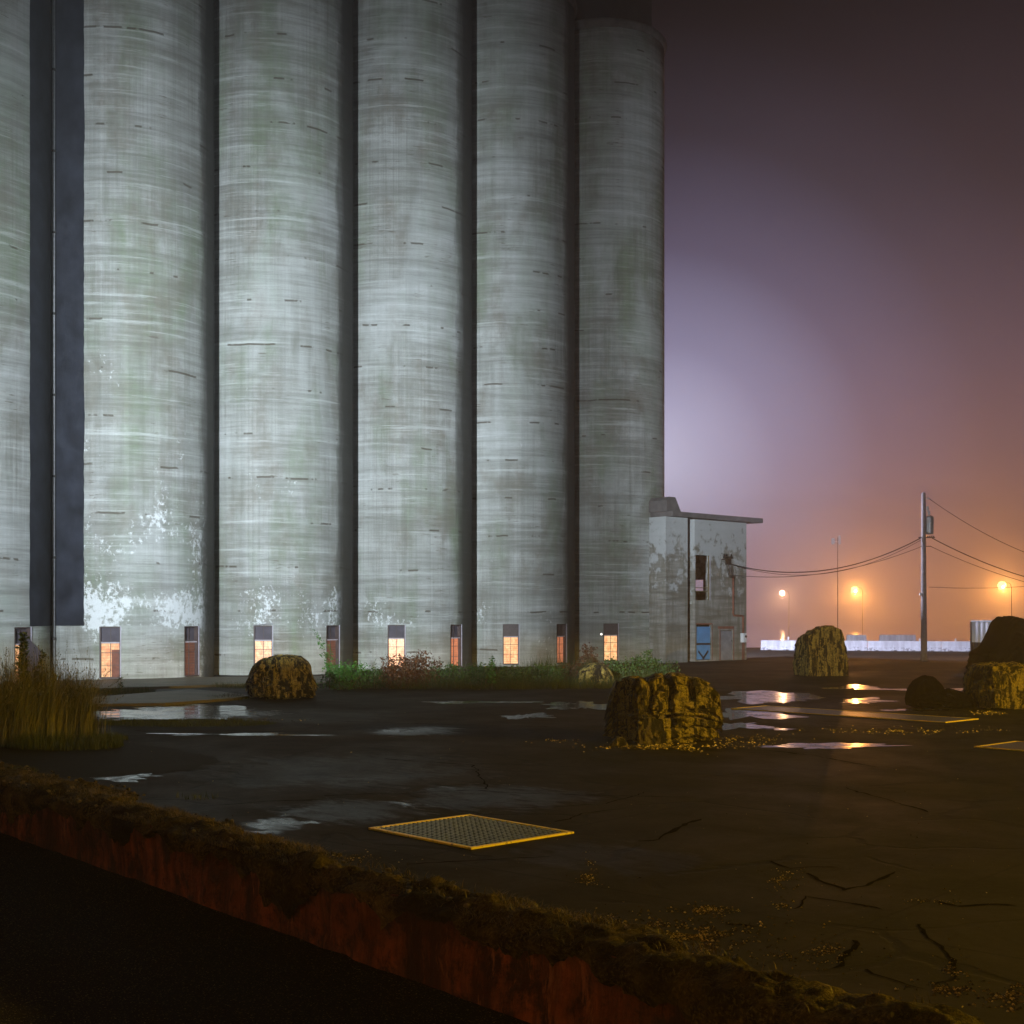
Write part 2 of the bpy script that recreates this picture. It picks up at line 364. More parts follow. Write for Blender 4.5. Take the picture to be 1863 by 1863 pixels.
for i in range(ns+1):
    s = -40 + 66*i/ns; w = max(.35, moss_w(s)); colv = []
    droop = max(.04, .14 + .62*max(0, noise.noise(Vector((s*.55, 0, 7)))+.15) + .22*noise.noise(Vector((s*2.4, 0, 2))) + .10*noise.noise(Vector((s*8, 0, 2)))) + (.35 if s < -5 else 0)
    for j in range(nw+1):
        q = j/nw
        if q < .3:
            r = q/.3; off = -.03 - .10*math.sin(r*math.pi*.8); z = -droop*(1-r)
        else:
            r = (q-.3)/.7; off = -.03 + (w+.03)*r; z = (.12+.16*max(0,noise.noise(Vector((s*.9,2,0)))+.1))*math.sin(math.pi*min(1, r*1.08+.05))*(1-r*.5)
            if j == nw: z = -.02
        d = noise.noise(Vector((s*2.2, off*3, z*3)))*.10 + noise.noise(Vector((s*6, off*8, z*8)))*.06 + noise.noise(Vector((s*14, off*16, z*16)))*.025
        if j == nw: d = min(d, 0)
        colv.append(bm.verts.new(wallpt(s + d*.5, off - abs(d)*(.6 if q < .35 else 0), z + d)))
    grid.append(colv)
for g0, g1 in zip(grid, grid[1:]):
    for k in range(nw): bm.faces.new((g0[k], g1[k], g1[k+1], g0[k+1]))
tag(link('moss_bank', bm, M['moss'], smooth=True), 'strip of moss and soil overgrowing the head of the retaining wall', 'moss', kind='stuff')

def blade(bm, base, h, lean, az, w, seg=4):
    prev = None; d = Vector((math.cos(az), math.sin(az), 0)); sd = Vector((-d.y, d.x, 0))
    for i in range(seg+1):
        q = i/seg; p = base + Vector((0,0,h*q*(1-.18*lean*q))) + d*(lean*h*q*q*.75)
        ww = w*(1-q*.92)
        if i == seg: cur = [bm.verts.new(p)]
        else: cur = [bm.verts.new(p-sd*ww), bm.verts.new(p+sd*ww)]
        if prev:
            if len(cur) == 2: bm.faces.new((prev[0], prev[1], cur[1], cur[0]))
            else: bm.faces.new((prev[0], prev[1], cur[0]))
        prev = cur
def leaf(bm, p, sz, d=None):
    d = Vector((random.gauss(0,1), random.gauss(0,1), random.gauss(0,.7))).normalized() if d is None else d
    s = d.cross(Vector((random.gauss(0,1), random.gauss(0,1), random.gauss(0,1)))).normalized()
    bm.faces.new([bm.verts.new(p), bm.verts.new(p+d*sz*.5+s*sz*.26), bm.verts.new(p+d*sz), bm.verts.new(p+d*sz*.5-s*sz*.26)])

bm = bmesh.new()
for i in range(34000):
    s = random.uniform(-16, 16)**1; s = random.triangular(-22, 14, -2)
    if noise.noise(Vector((s*.9, 1.3, 0))) < -.12 and random.random() < .85: continue
    off = random.uniform(-.1, max(.35, moss_w(s))*.85)
    z = .02 + .08*math.sin(math.pi*min(1, max(0, off/.9)))
    hgt = random.uniform(.04,.13)*(1+.6*noise.noise(Vector((s*1.5,off*2,0))))
    blade(bm, wallpt(s, off, z), hgt, random.uniform(.5,2.2), random.uniform(0,6.28), .006, 2)
tag(link('grass', bm, M['mossgrass']), 'short dry grass tufts growing on the moss along the wall head', 'grass', kind='stuff')

bm = bmesh.new()
for i in range(420):
    s_ = random.triangular(-26, 12, -6); off = random.uniform(-.05, max(.3, moss_w(s_))*.9); p = wallpt(s_, off, .10); sz = random.uniform(.015,.05)*(1.8 if s_ < -4 and random.random() < .2 else 1)
    r0 = bmesh.ops.create_icosphere(bm, subdivisions=1, radius=sz)
    for v in r0['verts']:
        v.co = v.co*(1+.5*noise.noise(v.co*30+p)); v.co.z *= .7; v.co += p
tag(link('rubble', bm, M['rock_tan']), 'small broken stones mixed into the moss on the wall head', 'rubble', kind='stuff')
# puddles and patches: thin sheets just above the pad
t = NT('puddle_water'); o = t.coord(); n = t.noise(o, 2.2, 5, .6); n2 = t.noise(o, 14, 3, .6)
M['puddle'] = t.fin((.010,.010,.010), t.ramp(t.noise(o, 1.1, 5, .7), [(.44,.05),(.66,.38)]), t.bump(t.math('ADD', n, t.math('MULTIPLY', n2, .10)), .05, .02), spec=.6)
t = NT('puddle_film'); o = t.coord(); n = t.noise(o, 5, 6, .7, .5)
M['puddle_film'] = t.fin((.012,.011,.010), t.ramp(n, [(.36,.10),(.50,.34),(.62,.55)]), t.bump(n, .12, .02), spec=.35)
M['patch'] = simple('black_asphalt_patch', (.012,.0115,.010), .85, .3, 3, spec=.15)
M['damp'] = simple('pale_concrete_slab', (.12,.105,.07), .6, .35, .8, spec=.4)
def blob(cx, cy, rx, ry, seed, z=.004, rag=.35):
    pts = []
    for k in range(64):
        a = 2*math.pi*k/64
        r = 1 + rag*noise.noise(Vector((math.cos(a)*1.3, math.sin(a)*1.3, seed))) + rag*.6*noise.noise(Vector((math.cos(a)*4, math.sin(a)*4, seed+9)))
        pts.append(gp(cx+rx*r*math.cos(a), cy-ry*r*math.sin(a), z))
    return pts
def sheet(name, lists, mat):
    bm = bmesh.new()
    for pts in lists:
        f = bm.faces.new([bm.verts.new(p) for p in pts])
    return tag(link(name, bm, mat), kind='structure')
pud = [(325,1298,135,10),(958,1303,40,5),(728,1330,32,2.2),(200,1413,70,7),
       (1385,1268,90,7),(1555,1251,50,3),(1560,1275,50,4),(1362,1300,68,8),(1560,1300,40,3),(1670,1292,50,2.2),(1340,1320,50,6),
       (1490,1358,110,4),(1420,1326,20,1.6),(1060,1285,60,8),(1700,1255,70,2.6),(880,1278,90,2.4),(430,1336,120,2.2)]
for i, (x, y, rx, ry) in enumerate(pud):
    sheet('puddle', [blob(x, y, rx, ry, i*3.7, .004+.0002*i, 1.1)], M['puddle_film'] if y > 1380 or i in (1,2) else M['puddle'])
sheet('asphalt_patch', [blob(150, 1380, 240, 30, 91, .009, .25)], M['patch'])
def crack(pts, w):
    P3 = [gp(*p, .0055) for p in pts]; L_ = []; R2 = []
    for a, b in zip(P3, P3[1:]):
        n_ = max(3, int((b-a).length/.12)); d = (b-a).normalized(); sd = Vector((-d.y, d.x, 0))
        for i in range(n_):
            q = a.lerp(b, i/n_); q = q + sd*(.10*noise.noise(q*1.7)+.05*noise.noise(q*6)); ww = w*(.25+.75*abs(noise.noise(q*2.3+Vector((5,0,0))))*1.8)
            L_.append(q+sd*ww); R2.append(q-sd*ww)
    L_.append(P3[-1]); R2.append(P3[-1]+Vector((.002,0,0)))
    bm = bmesh.new(); lv = [bm.verts.new(p) for p in L_]; rv = [bm.verts.new(p) for p in R2]
    for i in range(len(lv)-1): bm.faces.new((rv[i], rv[i+1], lv[i+1], lv[i]))
    tag(link('pavement_crack', bm, M['crackm']), kind='structure')
M['crackm'] = simple('crack_dirt', (.004,.0035,.003), 1.0, .3, 3, spec=.0)
ZX = lambda u, v: (1163+u*.3757, 1200+v*.3757)
for pl, w_ in (([(630,975),(720,1005),(850,1000),(970,1005)],.045),([(800,1035),(900,1085),(1000,1120),(1110,1095),(1180,1050),(1240,1025)],.05),
   ([(820,1145),(960,1165),(1180,1210)],.03),([(820,1145),(770,1190),(700,1205)],.03),([(1430,1165),(1550,1195),(1700,1188),(1830,1190)],.035),([(440,1275),(600,1292)],.03),
   ([(1350,1280),(1400,1335),(1435,1375),(1490,1420),(1530,1490),(1500,1540),(1430,1575)],.03),([(1060,1360),(1000,1430),(930,1495)],.05),
   ([(0,880),(90,870),(230,790),(300,770)],.05),([(1000,620),(1250,690),(1400,740)],.03),([(630,440),(850,465),(1150,520)],.05),([(1090,1500),(1250,1560),(1400,1600)],.03)):
    crack([ZX(*p) for p in pl], w_)
for pl, w_ in (([(590,1447),(700,1444),(870,1437),(900,1441),(1060,1446),(1260,1450)],.035),([(380,1466),(480,1458),(590,1455)],.03),([(700,1380),(860,1392),(890,1437)],.03),
   ([(900,1470),(1000,1468),(1100,1462),(1180,1440)],.03),([(740,1572),(860,1566),(1010,1556)],.03),([(1010,1495),(1060,1480),(1140,1470)],.03),([(180,1340),(330,1336),(520,1330)],.06),([(620,1312),(800,1318),(1000,1322)],.05)):
    crack(pl, w_)
# raised pale slab remnants in front of the left silos
def slab(name, pts, h, mat, label):
    bm = bmesh.new(); ps = [gp(*p) for p in pts]
    lo = [bm.verts.new((p.x,p.y,-.02)) for p in ps]; hi = [bm.verts.new((p.x,p.y,h)) for p in ps]
    bm.faces.new(hi)
    for i in range(len(ps)):
        j = (i+1) % len(ps); bm.faces.new((lo[i], lo[j], hi[j], hi[i]))
    bmesh.ops.recalc_face_normals(bm, faces=bm.faces[:])
    return tag(link(name, bm, mat), label, 'slab')
slab('concrete_slab', [(150,1286),(300,1284),(420,1275),(455,1270),(400,1262),(345,1258),(200,1270),(120,1277)], .10, M['damp'], 'low broken concrete slab lying in front of the left silos')
slab('concrete_apron', [(-60,1262),(120,1258),(330,1252),(470,1247),(640,1243),(640,1232),(300,1236),(-60,1247)], .10, M['damp'], 'pale raised concrete apron along the foot of the left silos')

bm = bmesh.new(); bm.faces.new([bm.verts.new(v) for v in ((-600,132,.006),(600,132,.006),(600,1390,.006),(-600,1390,.006))])  # mirror sheet added to reflect the sky glow and hide the horizon
t = NT('sky_mirror'); o = t.coord(); n = t.noise(t.mapv(o,(.3,1,1)), 1, 4)
tag(link('sky_mirror_sheet', bm, t.fin((.001,.001,.001), .05, None, spec=.6)), kind='structure')
# yellow framed floor grates, set square to the silo row
t = NT('grate_bars'); o = t.coord(); x, y, z = t.sep(o)
bars = t.math('GREATER_THAN', t.math('FRACT', t.math('MULTIPLY', x, 16.0)), .55)
cross_ = t.math('GREATER_THAN', t.math('FRACT', t.math('MULTIPLY', y, 9.0)), .8)
bb = t.math('MAXIMUM', bars, cross_)
M['grate'] = t.fin(t.mix(bb, (.004,.004,.004), (.20,.21,.19)), .4, t.bump(bb, .8, .02), t.math('MULTIPLY', bb, .5))
def grate(corner, lu, lv, label, real=True):
    e = empty('floor_grate', (corner.x, corner.y, 0), math.atan2(U.y, U.x), label, 'floor grate', 'yellow-edged floor grates set in the pad')
    # local x along U, local -y along N
    bm = bmesh.new(); w = .075; h = .03
    box(bm, 0, lu, -w, 0, 0, h, .006); box(bm, 0, lu, -lv, -lv+w, 0, h, .006)
    box(bm, 0, w, -lv+w+.003, -w-.003, 0, h-.002, .005); box(bm, lu-w, lu, -lv+w+.003, -w-.003, 0, h-.002, .005)
    link('frame', bm, M['yellow'], e)
    bm = bmesh.new()
    if real:
        nb = int((lu-2*w)/.085)
        for i in range(nb):
            x = w+.01+i*(lu-2*w-.02)/nb; box(bm, x, x+.028, -lv+w, -w, .006, .022)
        nb = int((lv-2*w)/.11)
        for i in range(nb):
            y = -w-.01-(i+1)*(lv-2*w-.02)/nb; box(bm, w, lu-w, y, y+.02, .008, .0235)
        link('bars', bm, M['steelg'], e)
        bm = bmesh.new(); box(bm, w, lu-w, -lv+w, -w, .003, .005); link('pit_floor', bm, M['patch'], e)
    else:
        box(bm, w, lu-w, -lv+w, -w, .005, .02); link('bars', bm, M['grate'], e)
    return e
M['steelg'] = simple('worn_grate_steel', (.11,.125,.10), .38, .4, 5, .7)
grate(Vector((-2.15,19.74,0)), 2.0, 2.35, 'square steel floor grate with a bright yellow edge in the near pad')
grate(Vector((7.5,45.2,0)), 2.0, 8.0, 'long floor grate with yellow edge lying beyond the grooved boulder', False)
grate(Vector((11.2,32.0,0)), 2.1, 5.0, 'floor grate cut off by the right edge of the picture', False)

# ---------------------------------------------------------------- silos
P_, C0 = 8.98855, Vector((-26.7753, 62.8721)); RS = P_/2; HS = 43.4
def centre(k): return C0 + U*(P_*k)
def hit_angle(k, px):
    C = centre(k); d = Vector(((px-XC)/F, 1.0)).normalized()
    b = d.dot(C); q = b*b-(C.dot(C)-RS*RS); q = max(q, 0)
    p = d*(b-math.sqrt(q)) - C
    return math.atan2(p.y, p.x)
WIN = {0:[(42,'lit')], 1:[(200,'lit'),(349,'dimpane')], 2:[(478.5,'lit'),(606,'dimpane')], 3:[(721,'lit'),(830,'orangepane')],
       4:[(929.5,'lit'),(1022,'orangepane')], 5:[(1111.5,'lit'),(1193,'orangepane')]}
WW, WZ0, WZ1 = .98, .14, 2.66
slabels = ['blue-lit concrete silo cut off by the left edge of the picture',
 'concrete silo with white peeling paint beside the dark joint',
 'brightest concrete silo, behind the rounded boulder',
 'streaked grey concrete silo behind the reddish bushes',
 'grey concrete silo between the bush silo and the dim last silo',
 'dim last silo of the row, its rim showing, next to the low annex']
def make_silo(k):
    C = centre(k)
    e = empty('grain_silo', (C.x, C.y, 0), 0, slabels[k], 'silo', 'concrete grain silos standing in a row')
    wins = [(hit_angle(k, px), kind) for px, kind in WIN[k]]
    da = WW/RS/2
    angs = set(i*R_(3)-math.pi for i in range(120)); holes = []
    for a, _ in wins:
        angs = {x for x in angs if not (a-da-.012 < x < a+da+.012)}
        angs |= {a-da, a+da}; holes.append((a-da, a+da))
    angs = sorted(angs); zs = [-.1, WZ0, WZ1] + [WZ1+(HS-WZ1)*i/16 for i in range(1,17)]
    bm = bmesh.new(); uvl = bm.loops.layers.uv.new('UVMap')
    V = [[bm.verts.new((RS*math.cos(a)*.9985, RS*math.sin(a)*.9985, z)) for z in zs] for a in angs]
    n = len(angs)
    for i in range(n):
        j = (i+1) % n; a0 = angs[i]; a1 = angs[j] + (2*math.pi if j == 0 else 0)
        for r in range(len(zs)-1):
            if r == 1 and any(abs(a0-h[0]) < 1e-6 for h in holes): continue
            f = bm.faces.new((V[i][r], V[j][r], V[j][r+1], V[i][r+1]))
            for lp, (a, z) in zip(f.loops, ((a0,zs[r]),(a1,zs[r]),(a1,zs[r+1]),(a0,zs[r+1]))): lp[uvl].uv = (a*RS, z)
    bm.faces.new([V[i][-1] for i in range(n)])
    sh = link('shaft', bm, M['silo'], e, True); sh['dark_tone_or_shade'] = (hit_angle(k, {1:363,2:611,3:829,4:1024}[k])*RS if k in (1,2,3,4) else 99.0); sh['peel'] = [.1,.85,.35,-.15,-.15,-2][k]
    # rim
    bm = bmesh.new(); prof = [(RS*.99,-.55),(RS+.08,-.48),(RS+.15,-.32),(RS+.18,-.18),(RS+.15,-.05),(RS+.08,.05),(RS-.5,.07)]
    lathe(bm, prof, 96, z=HS); link('rim', bm, M['rimc'], e, True)
    for a, kind in wins:
        ca = Vector((math.cos(a), math.sin(a), 0)); ta = Vector((-ca.y, ca.x, 0))
        Mx = Matrix((( ta.x, ca.x, 0, ca.x*RS),( ta.y, ca.y, 0, ca.y*RS),(0,0,1,0),(0,0,0,1)))   # local x tangent, y outward
        hw = WW/2; so = -RS*(1-math.cos(da))-.002
        bm = bmesh.new()
        box(bm, -hw-.02, -hw+.045, -.36, so, WZ0, WZ1, 0, Mx); box(bm, hw-.045, hw+.02, -.36, so, WZ0, WZ1, 0, Mx)
        box(bm, -hw+.045, hw-.045, -.36, so, WZ1-.05, WZ1+.01, 0, Mx); box(bm, -hw+.045, hw-.045, -.36, so+.10, WZ0-.02, WZ0+.05, 0, Mx)
        zt = 1.86
        box(bm, -hw+.045, hw-.045, -.16, -.09, zt, zt+.07, 0, Mx)
        w = link('window', bm, M['frame'], e)
        bm = bmesh.new(); box(bm, -hw+.05, hw-.05, -.10, -.06, zt-.02, zt+.045, 0, Mx); link('transom_bar', bm, M['lilac'], w)
        bm = bmesh.new(); box(bm, -hw+.045, hw-.045, -.28, -.25, zt+.07, WZ1-.05, 0, Mx); link('blind_panel', bm, M['purple'] if k < 4 else M['frame'], w)
        bm = bmesh.new(); box(bm, -hw+.045, hw-.045, -.24, -.22, WZ0+.05, zt, 0, Mx); link('pane', bm, M[kind], w)
        bm = bmesh.new()
        box(bm, -.014, .014, -.215, -.185, WZ0+.05, WZ1-.05, 0, Mx)
        for zz in (.62, 1.22, ): box(bm, -hw+.045, hw-.045, -.213, -.188, WZ0+zz, WZ0+zz+.025, 0, Mx)
        link('muntin', bm, M['frame'], w)
        if k == 1 and kind == 'lit':
            bm = bmesh.new(); box(bm, .05, hw-.05, -.205, -.195, WZ0+.05, 1.52, 0, Mx); link('dark_board', bm, M['rust'], w)
        if k == 2 and kind == 'lit':
            bm = bmesh.new(); tube(bm, [Mx @ Vector((-hw-.05,.02,WZ1+.02)), Mx @ Vector((0,.06,WZ1+.07)), Mx @ Vector((hw+.05,.02,WZ1+.11))], .03); link('bent_flashing', bm, M['steel'], w)
        bm = bmesh.new(); box(bm, hw+.0, hw+.05, so+.02, so+.06, WZ0, WZ1+.02, 0, Mx); link('side_trim', bm, M['lilac'], w)
    return e
silos = [make_silo(k) for k in range(6)]
def joint_band(k, pxa, pxb, rag_side, zb=2.7, mat='joint_dark'):  # darker band beside the joint, ragged on one side, from above the windows up
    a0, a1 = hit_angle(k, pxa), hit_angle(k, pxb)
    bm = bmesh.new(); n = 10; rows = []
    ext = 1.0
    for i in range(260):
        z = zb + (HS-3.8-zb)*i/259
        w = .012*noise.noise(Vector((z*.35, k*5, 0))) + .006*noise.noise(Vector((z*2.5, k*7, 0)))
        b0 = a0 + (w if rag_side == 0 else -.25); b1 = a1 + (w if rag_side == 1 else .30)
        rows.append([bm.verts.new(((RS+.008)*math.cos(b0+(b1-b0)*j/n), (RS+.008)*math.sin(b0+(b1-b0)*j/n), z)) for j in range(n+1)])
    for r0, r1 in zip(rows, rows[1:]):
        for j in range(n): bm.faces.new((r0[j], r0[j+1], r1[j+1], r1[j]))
    link('dark_band', bm, M[mat], silos[k], True)
joint_band(0, 54, 90, 0)
joint_band(1, 92.5, 153, 1)
# drain pipe in the first joint
p = centre(0) + U*RS + N*1.35
bm = bmesh.new(); tube(bm, [(0,0,0),(0,0,HS-1)], .075, 12)
e = empty('drain_pipe', (p.x, p.y, 0), 0, 'thin steel drain pipe running up the dark joint between two silos', 'pipe')
link('pipe', bm, M['steel'], e, True)
bm = bmesh.new()
for i in range(10): lathe(bm, [(.085,0),(.11,.02),(.11,.10),(.085,.12)], 12, z=2+i*4)
link('pipe_clamp', bm, M['darksteel'], e)
# board leaning at the leftmost window
a = hit_angle(0, 48); q = centre(0) + Vector((math.cos(a), math.sin(a)))*(RS+.35)
bm = bmesh.new()
vs = [(-.62,0,0),(.75,0,0),(.72,.0,1.55),(-.05,0,2.2),(-.60,0,2.45)]
lo = [bm.verts.new(v) for v in vs]; hi = [bm.verts.new((x,.05,z)) for x,y,z in vs]
bm.faces.new(lo); bm.faces.new(hi[::-1])
for i in range(5): bm.faces.new((lo[i], hi[i], hi[(i+1)%5], lo[(i+1)%5]))
bmesh.ops.recalc_face_normals(bm, faces=bm.faces[:])
o = link('leaning_board', bm, M['purple'], None, False, (q.x, q.y, 0)); o.rotation_euler = (R_(-6),0,a+R_(90))
tag(o, 'dark slanted board leaning against the leftmost silo window', 'board')
# gallery on top of the silos
c0, c1 = centre(-1), centre(5)
bm = bmesh.new(); Lg = (c1-c0).length+RS*1.2
box(bm, 0, Lg-2, -1.8, 3.2, 0, 5.5)
e = empty('conveyor_gallery', (c0.x, c0.y, HS+.09), math.atan2(U.y, U.x), 'dark concrete gallery running along the tops of the silos', 'gallery')
link('wall', bm, M['dark_tone_or_shade'], e)
bm = bmesh.new(); box(bm, -.4, Lg-1.6, -2.2, 3.6, 5.5, 5.8); link('roof', bm, M['roof'], e)
# wall lamp at the last silo, left of its window
a = hit_angle(5, 1094); c5 = centre(5); q = c5 + Vector((math.cos(a), math.sin(a)))*(RS+.0)
e = empty('wall_lamp', (q.x, q.y, 1.95), a-R_(90), 'tiny white wall lamp beside the last silo window', 'lamp')
bm = bmesh.new(); box(bm, -.06, .06, 0, .10, -.08, .08, .01); link('base', bm, M['darksteel'], e)
bm = bmesh.new(); bmesh.ops.create_uvsphere(bm, u_segments=12, v_segments=8, radius=.07); bmesh.ops.translate(bm, verts=bm.verts, vec=(0,.16,0)); link('bulb', bm, emit('lamp_bulb', (1,.93,.85), 2.5), e, True)

# ---------------------------------------------------------------- annex
AN0 = centre(5) + N*5.6
def on_line(px, off=0.0):     # distance along U where the view ray meets the facade line
    d = Vector(((px-XC)/F, 1.0)); o_ = AN0 + N*off
    det = U.x*(-d.y) - U.y*(-d.x)
    s = ((-o_.x)*(-d.y) - (-o_.y)*(-d.x))/det
    return s
s0, s1, s2, s3 = on_line(1205), on_line(1217,.35), on_line(1251,.35), on_line(1264)
s4 = on_line(1358)
HA = 9.9
def hgt(px, py, off=0.0):
    s = on_line(px, off); p = AN0 + N*off + U*s
    return HC + (YH-py)/F*p.y
t = NT('annex_concrete'); o = t.coord()
dr = t.noise(t.mapv(o,(2.2,2.2,.35)), 1, 6, .7, .3); bl = t.noise(o, 1.1, 7, .7); hb = t.noise(t.mapv(o,(.3,.3,3)), 1, 4, .6)
c = t.mix(t.ramp(hb, [(.38,0.),(.62,1.)]), (.16,.15,.13), (.30,.29,.27))
c = t.mix(t.ramp(dr, [(.44,0.),(.6,.7)]), c, (.13,.125,.09))
gz = t.math('MULTIPLY', t.math('ADD', t.math('MULTIPLY', bl, .75), t.math('MULTIPLY', t.math('MULTIPLY', t.sep(o)[2], .1), .34)), 1.0)
c = t.mix(t.ramp(gz, [(.59,0.),(.64,.75)]), c, (.46,.48,.50))
M['annex'] = t.fin(c, .85, t.bump(t.math('ADD', bl, hb), .6, .03), spec=.25)
AX = empty('annex_building', (AN0.x, AN0.y, 0), math.atan2(U.y, U.x), 'two-storey weathered concrete annex with flat roof beside the last silo', 'building')
def wall_holes(bm, x0, x1, z0, z1, yf, th, holes):
    xs = sorted({x0,x1}|{h[0] for h in holes}|{h[1] for h in holes}); zs = sorted({z0,z1}|{h[2] for h in holes}|{h[3] for h in holes})
    solid = lambda i,j: 0 <= i < len(xs)-1 and 0 <= j < len(zs)-1 and not any(h[0] <= (xs[i]+xs[i+1])/2 <= h[1] and h[2] <= (zs[j]+zs[j+1])/2 <= h[3] for h in holes)
    q = lambda *p: bm.faces.new([bm.verts.new(v) for v in p])
    yb = yf+th
    for i in range(len(xs)-1):
        for j in range(len(zs)-1):
            if not solid(i,j): continue
            a,b,c_,d = xs[i],xs[i+1],zs[j],zs[j+1]
            q((a,yf,c_),(b,yf,c_),(b,yf,d),(a,yf,d)); q((a,yb,c_),(a,yb,d),(b,yb,d),(b,yb,c_))
            if not solid(i-1,j): q((a,yf,c_),(a,yf,d),(a,yb,d),(a,yb,c_))
            if not solid(i+1,j): q((b,yf,c_),(b,yb,c_),(b,yb,d),(b,yf,d))
            if not solid(i,j-1): q((a,yf,c_),(a,yb,c_),(b,yb,c_),(b,yf,c_))
            if not solid(i,j+1): q((a,yf,d),(b,yf,d),(b,yb,d),(a,yb,d))
# local frame: x along U, y away from camera (-N)
wx0, wx1 = on_line(1265.5), on_line(1291); wz0, wz1 = hgt(1278,1092), hgt(1278,1010)
bx0, bx1 = on_line(1267), on_line(1295); bz1 = hgt(1281,1136)
gx0, gx1 = on_line(1310), on_line(1334); gz1 = hgt(1322,1147)
DB = 7.0
bm = bmesh.new()
wall_holes(bm, s3, s4, 0, HA, 0, .25, [(wx0,wx1,wz0,wz1),(bx0,bx1,.1,bz1),(gx0,gx1,.02,gz1)])
sL = on_line(1211,.35); wall_holes(bm, sL, s2+.0, 0, HA, -.35, .25, []); box(bm, sL+.003, sL+.25, -.097, DB-.003, 0, HA)                     # proud bay
wall_holes(bm, s2+.003, s3-.003, 0, HA, .9, .25, [])                    # shaded recess
box(bm, s2-.25, s2-.004, -.10+.003, .9, 0, HA); box(bm, s3+.003, s3+.25, .253, 1.15, 0, HA)
wall_holes(bm, s0+.35, s4-.25, 0, HA, DB-.25, .25, [])
# right end wall, with the opening the sky shows through
def off_at(px):
    lo_, hi_ = 0.0, 12.0
    for _ in range(50):
        m_ = (lo_+hi_)/2
        if on_line(px, -m_) < s4-.13: lo_ = m_
        else: hi_ = m_
    return lo_
ya, yb = off_at(1281), off_at(1262); ym = (ya+yb)/2
b2 = bmesh.new(); wall_holes(b2, .253, DB-.253, 0, HA, 0, .24, [(min(ya,yb), max(ya,yb), hgt(1272,1075,-ym), hgt(1272,1055,-ym))])
me_ = bpy.data.meshes.new('tmp'); bmesh.ops.transform(b2, matrix=Matrix(((0,1,0,s4-.245),(1,0,0,0),(0,0,1,0),(0,0,0,1))), verts=b2.verts[:]); b2.to_mesh(me_); b2.free(); bm.from_mesh(me_)
link('wall', bm, M['annex'], AX)
bm = bmesh.new(); box(bm, s0+.05, s4+.85, -.85, DB+.8, HA+.003, HA+.34, .02); link('roof', bm, M['roof'], AX)
bm = bmesh.new(); box(bm, s3, s4-.26, .26, DB-.01, 4.0, 4.2); link('upper_floor', bm, M['conc'], AX)
# window leftovers
bm = bmesh.new(); dz = (wz1-wz0)
box(bm, wx0, wx1, .10, .15, wz0+dz*.19, wz0+dz*.21); box(bm, wx0, wx1, .10, .15, wz0+dz*.27, wz0+dz*.285)
box(bm, wx1-.05, wx1-.003, .03, .12, wz0+.004, wz1-.004)
link('window_rail', bm, M['bark'], AX)
bm = bmesh.new(); box(bm, wx1+.003, wx1+.06, -.03, -.003, wz0, wz1); link('window_trim', bm, M['lilac'], AX)
# blue boarded door
bm = bmesh.new(); box(bm, bx0+.03, bx1-.03, .12, .16, .13, bz1-.16)
bd = link('blue_door', bm, M['blue'], AX); tag(bd, 'blue-painted boarded door with crossed boards at the bottom')
bm = bmesh.new(); zc = .13
box(bm, bx0+.03, bx1-.03, .06, .117, 1.15, 1.28)
mid = (bx0+bx1)/2
for sg in (-1,1):
    Mr = Matrix.Translation((mid+sg*.24, .09, .44)) @ Matrix.Rotation(-sg*R_(42), 4, 'Y')
    box(bm, -.40, .40, -.03, .0+.01*sg, -.06, .06, 0, Mr)
link('cross_board', bm, M['darksteel'], bd)
bm = bmesh.new(); box(bm, bx0-.06, bx1+.06, -.02, -.002, bz1+.0, bz1+.08); box(bm, bx1+.003, bx1+.05, -.02, -.002, .05, bz1); link('door_trim', bm, M['rust'], AX)
bm = bmesh.new(); box(bm, gx0+.03, gx1-.03, .08, .13, .04, gz1-.04); gd = link('grey_door', bm, M['greydoor'], AX)
bm = bmesh.new(); box(bm, gx0+.05, gx0+.11, .03, .077, 1.0, 1.12); box(bm, gx1-.12, gx1-.05, .05, .077, 1.35, 1.45); link('handle', bm, M['darksteel'], gd)
bm = bmesh.new(); box(bm, gx0-.25, gx1+.08, -.03, -.002, gz1+.12, gz1+.30); box(bm, gx0-.06, gx0-.003, -.03, -.002, 0, gz1+.1); box(bm, gx1+.003, gx1+.07, -.03, -.002, 0, gz1+.1)
link('door_frame', bm, M['rust'], AX)
# leaning penthouse stub on the roof
bm = bmesh.new(); xa, xb, xc_, xd = on_line(1203), on_line(1207.5), on_line(1218.5), on_line(1229); zt = hgt(1213,905)
vs = [(xa,HA+.343),(xa,zt-.25),(xb,zt),(xc_,zt),(xd,HA+.343)]
lo = [bm.verts.new((x,-.5,z)) for x,z in vs]; hi = [bm.verts.new((x,1.6,z)) for x,z in vs]
bm.faces.new(lo); bm.faces.new(hi[::-1])
for i in range(5): bm.faces.new((lo[i], hi[i], hi[(i+1)%5], lo[(i+1)%5]))
bmesh.ops.recalc_face_normals(bm, faces=bm.faces[:]); link('roof_hood', bm, M['roof'], AX)
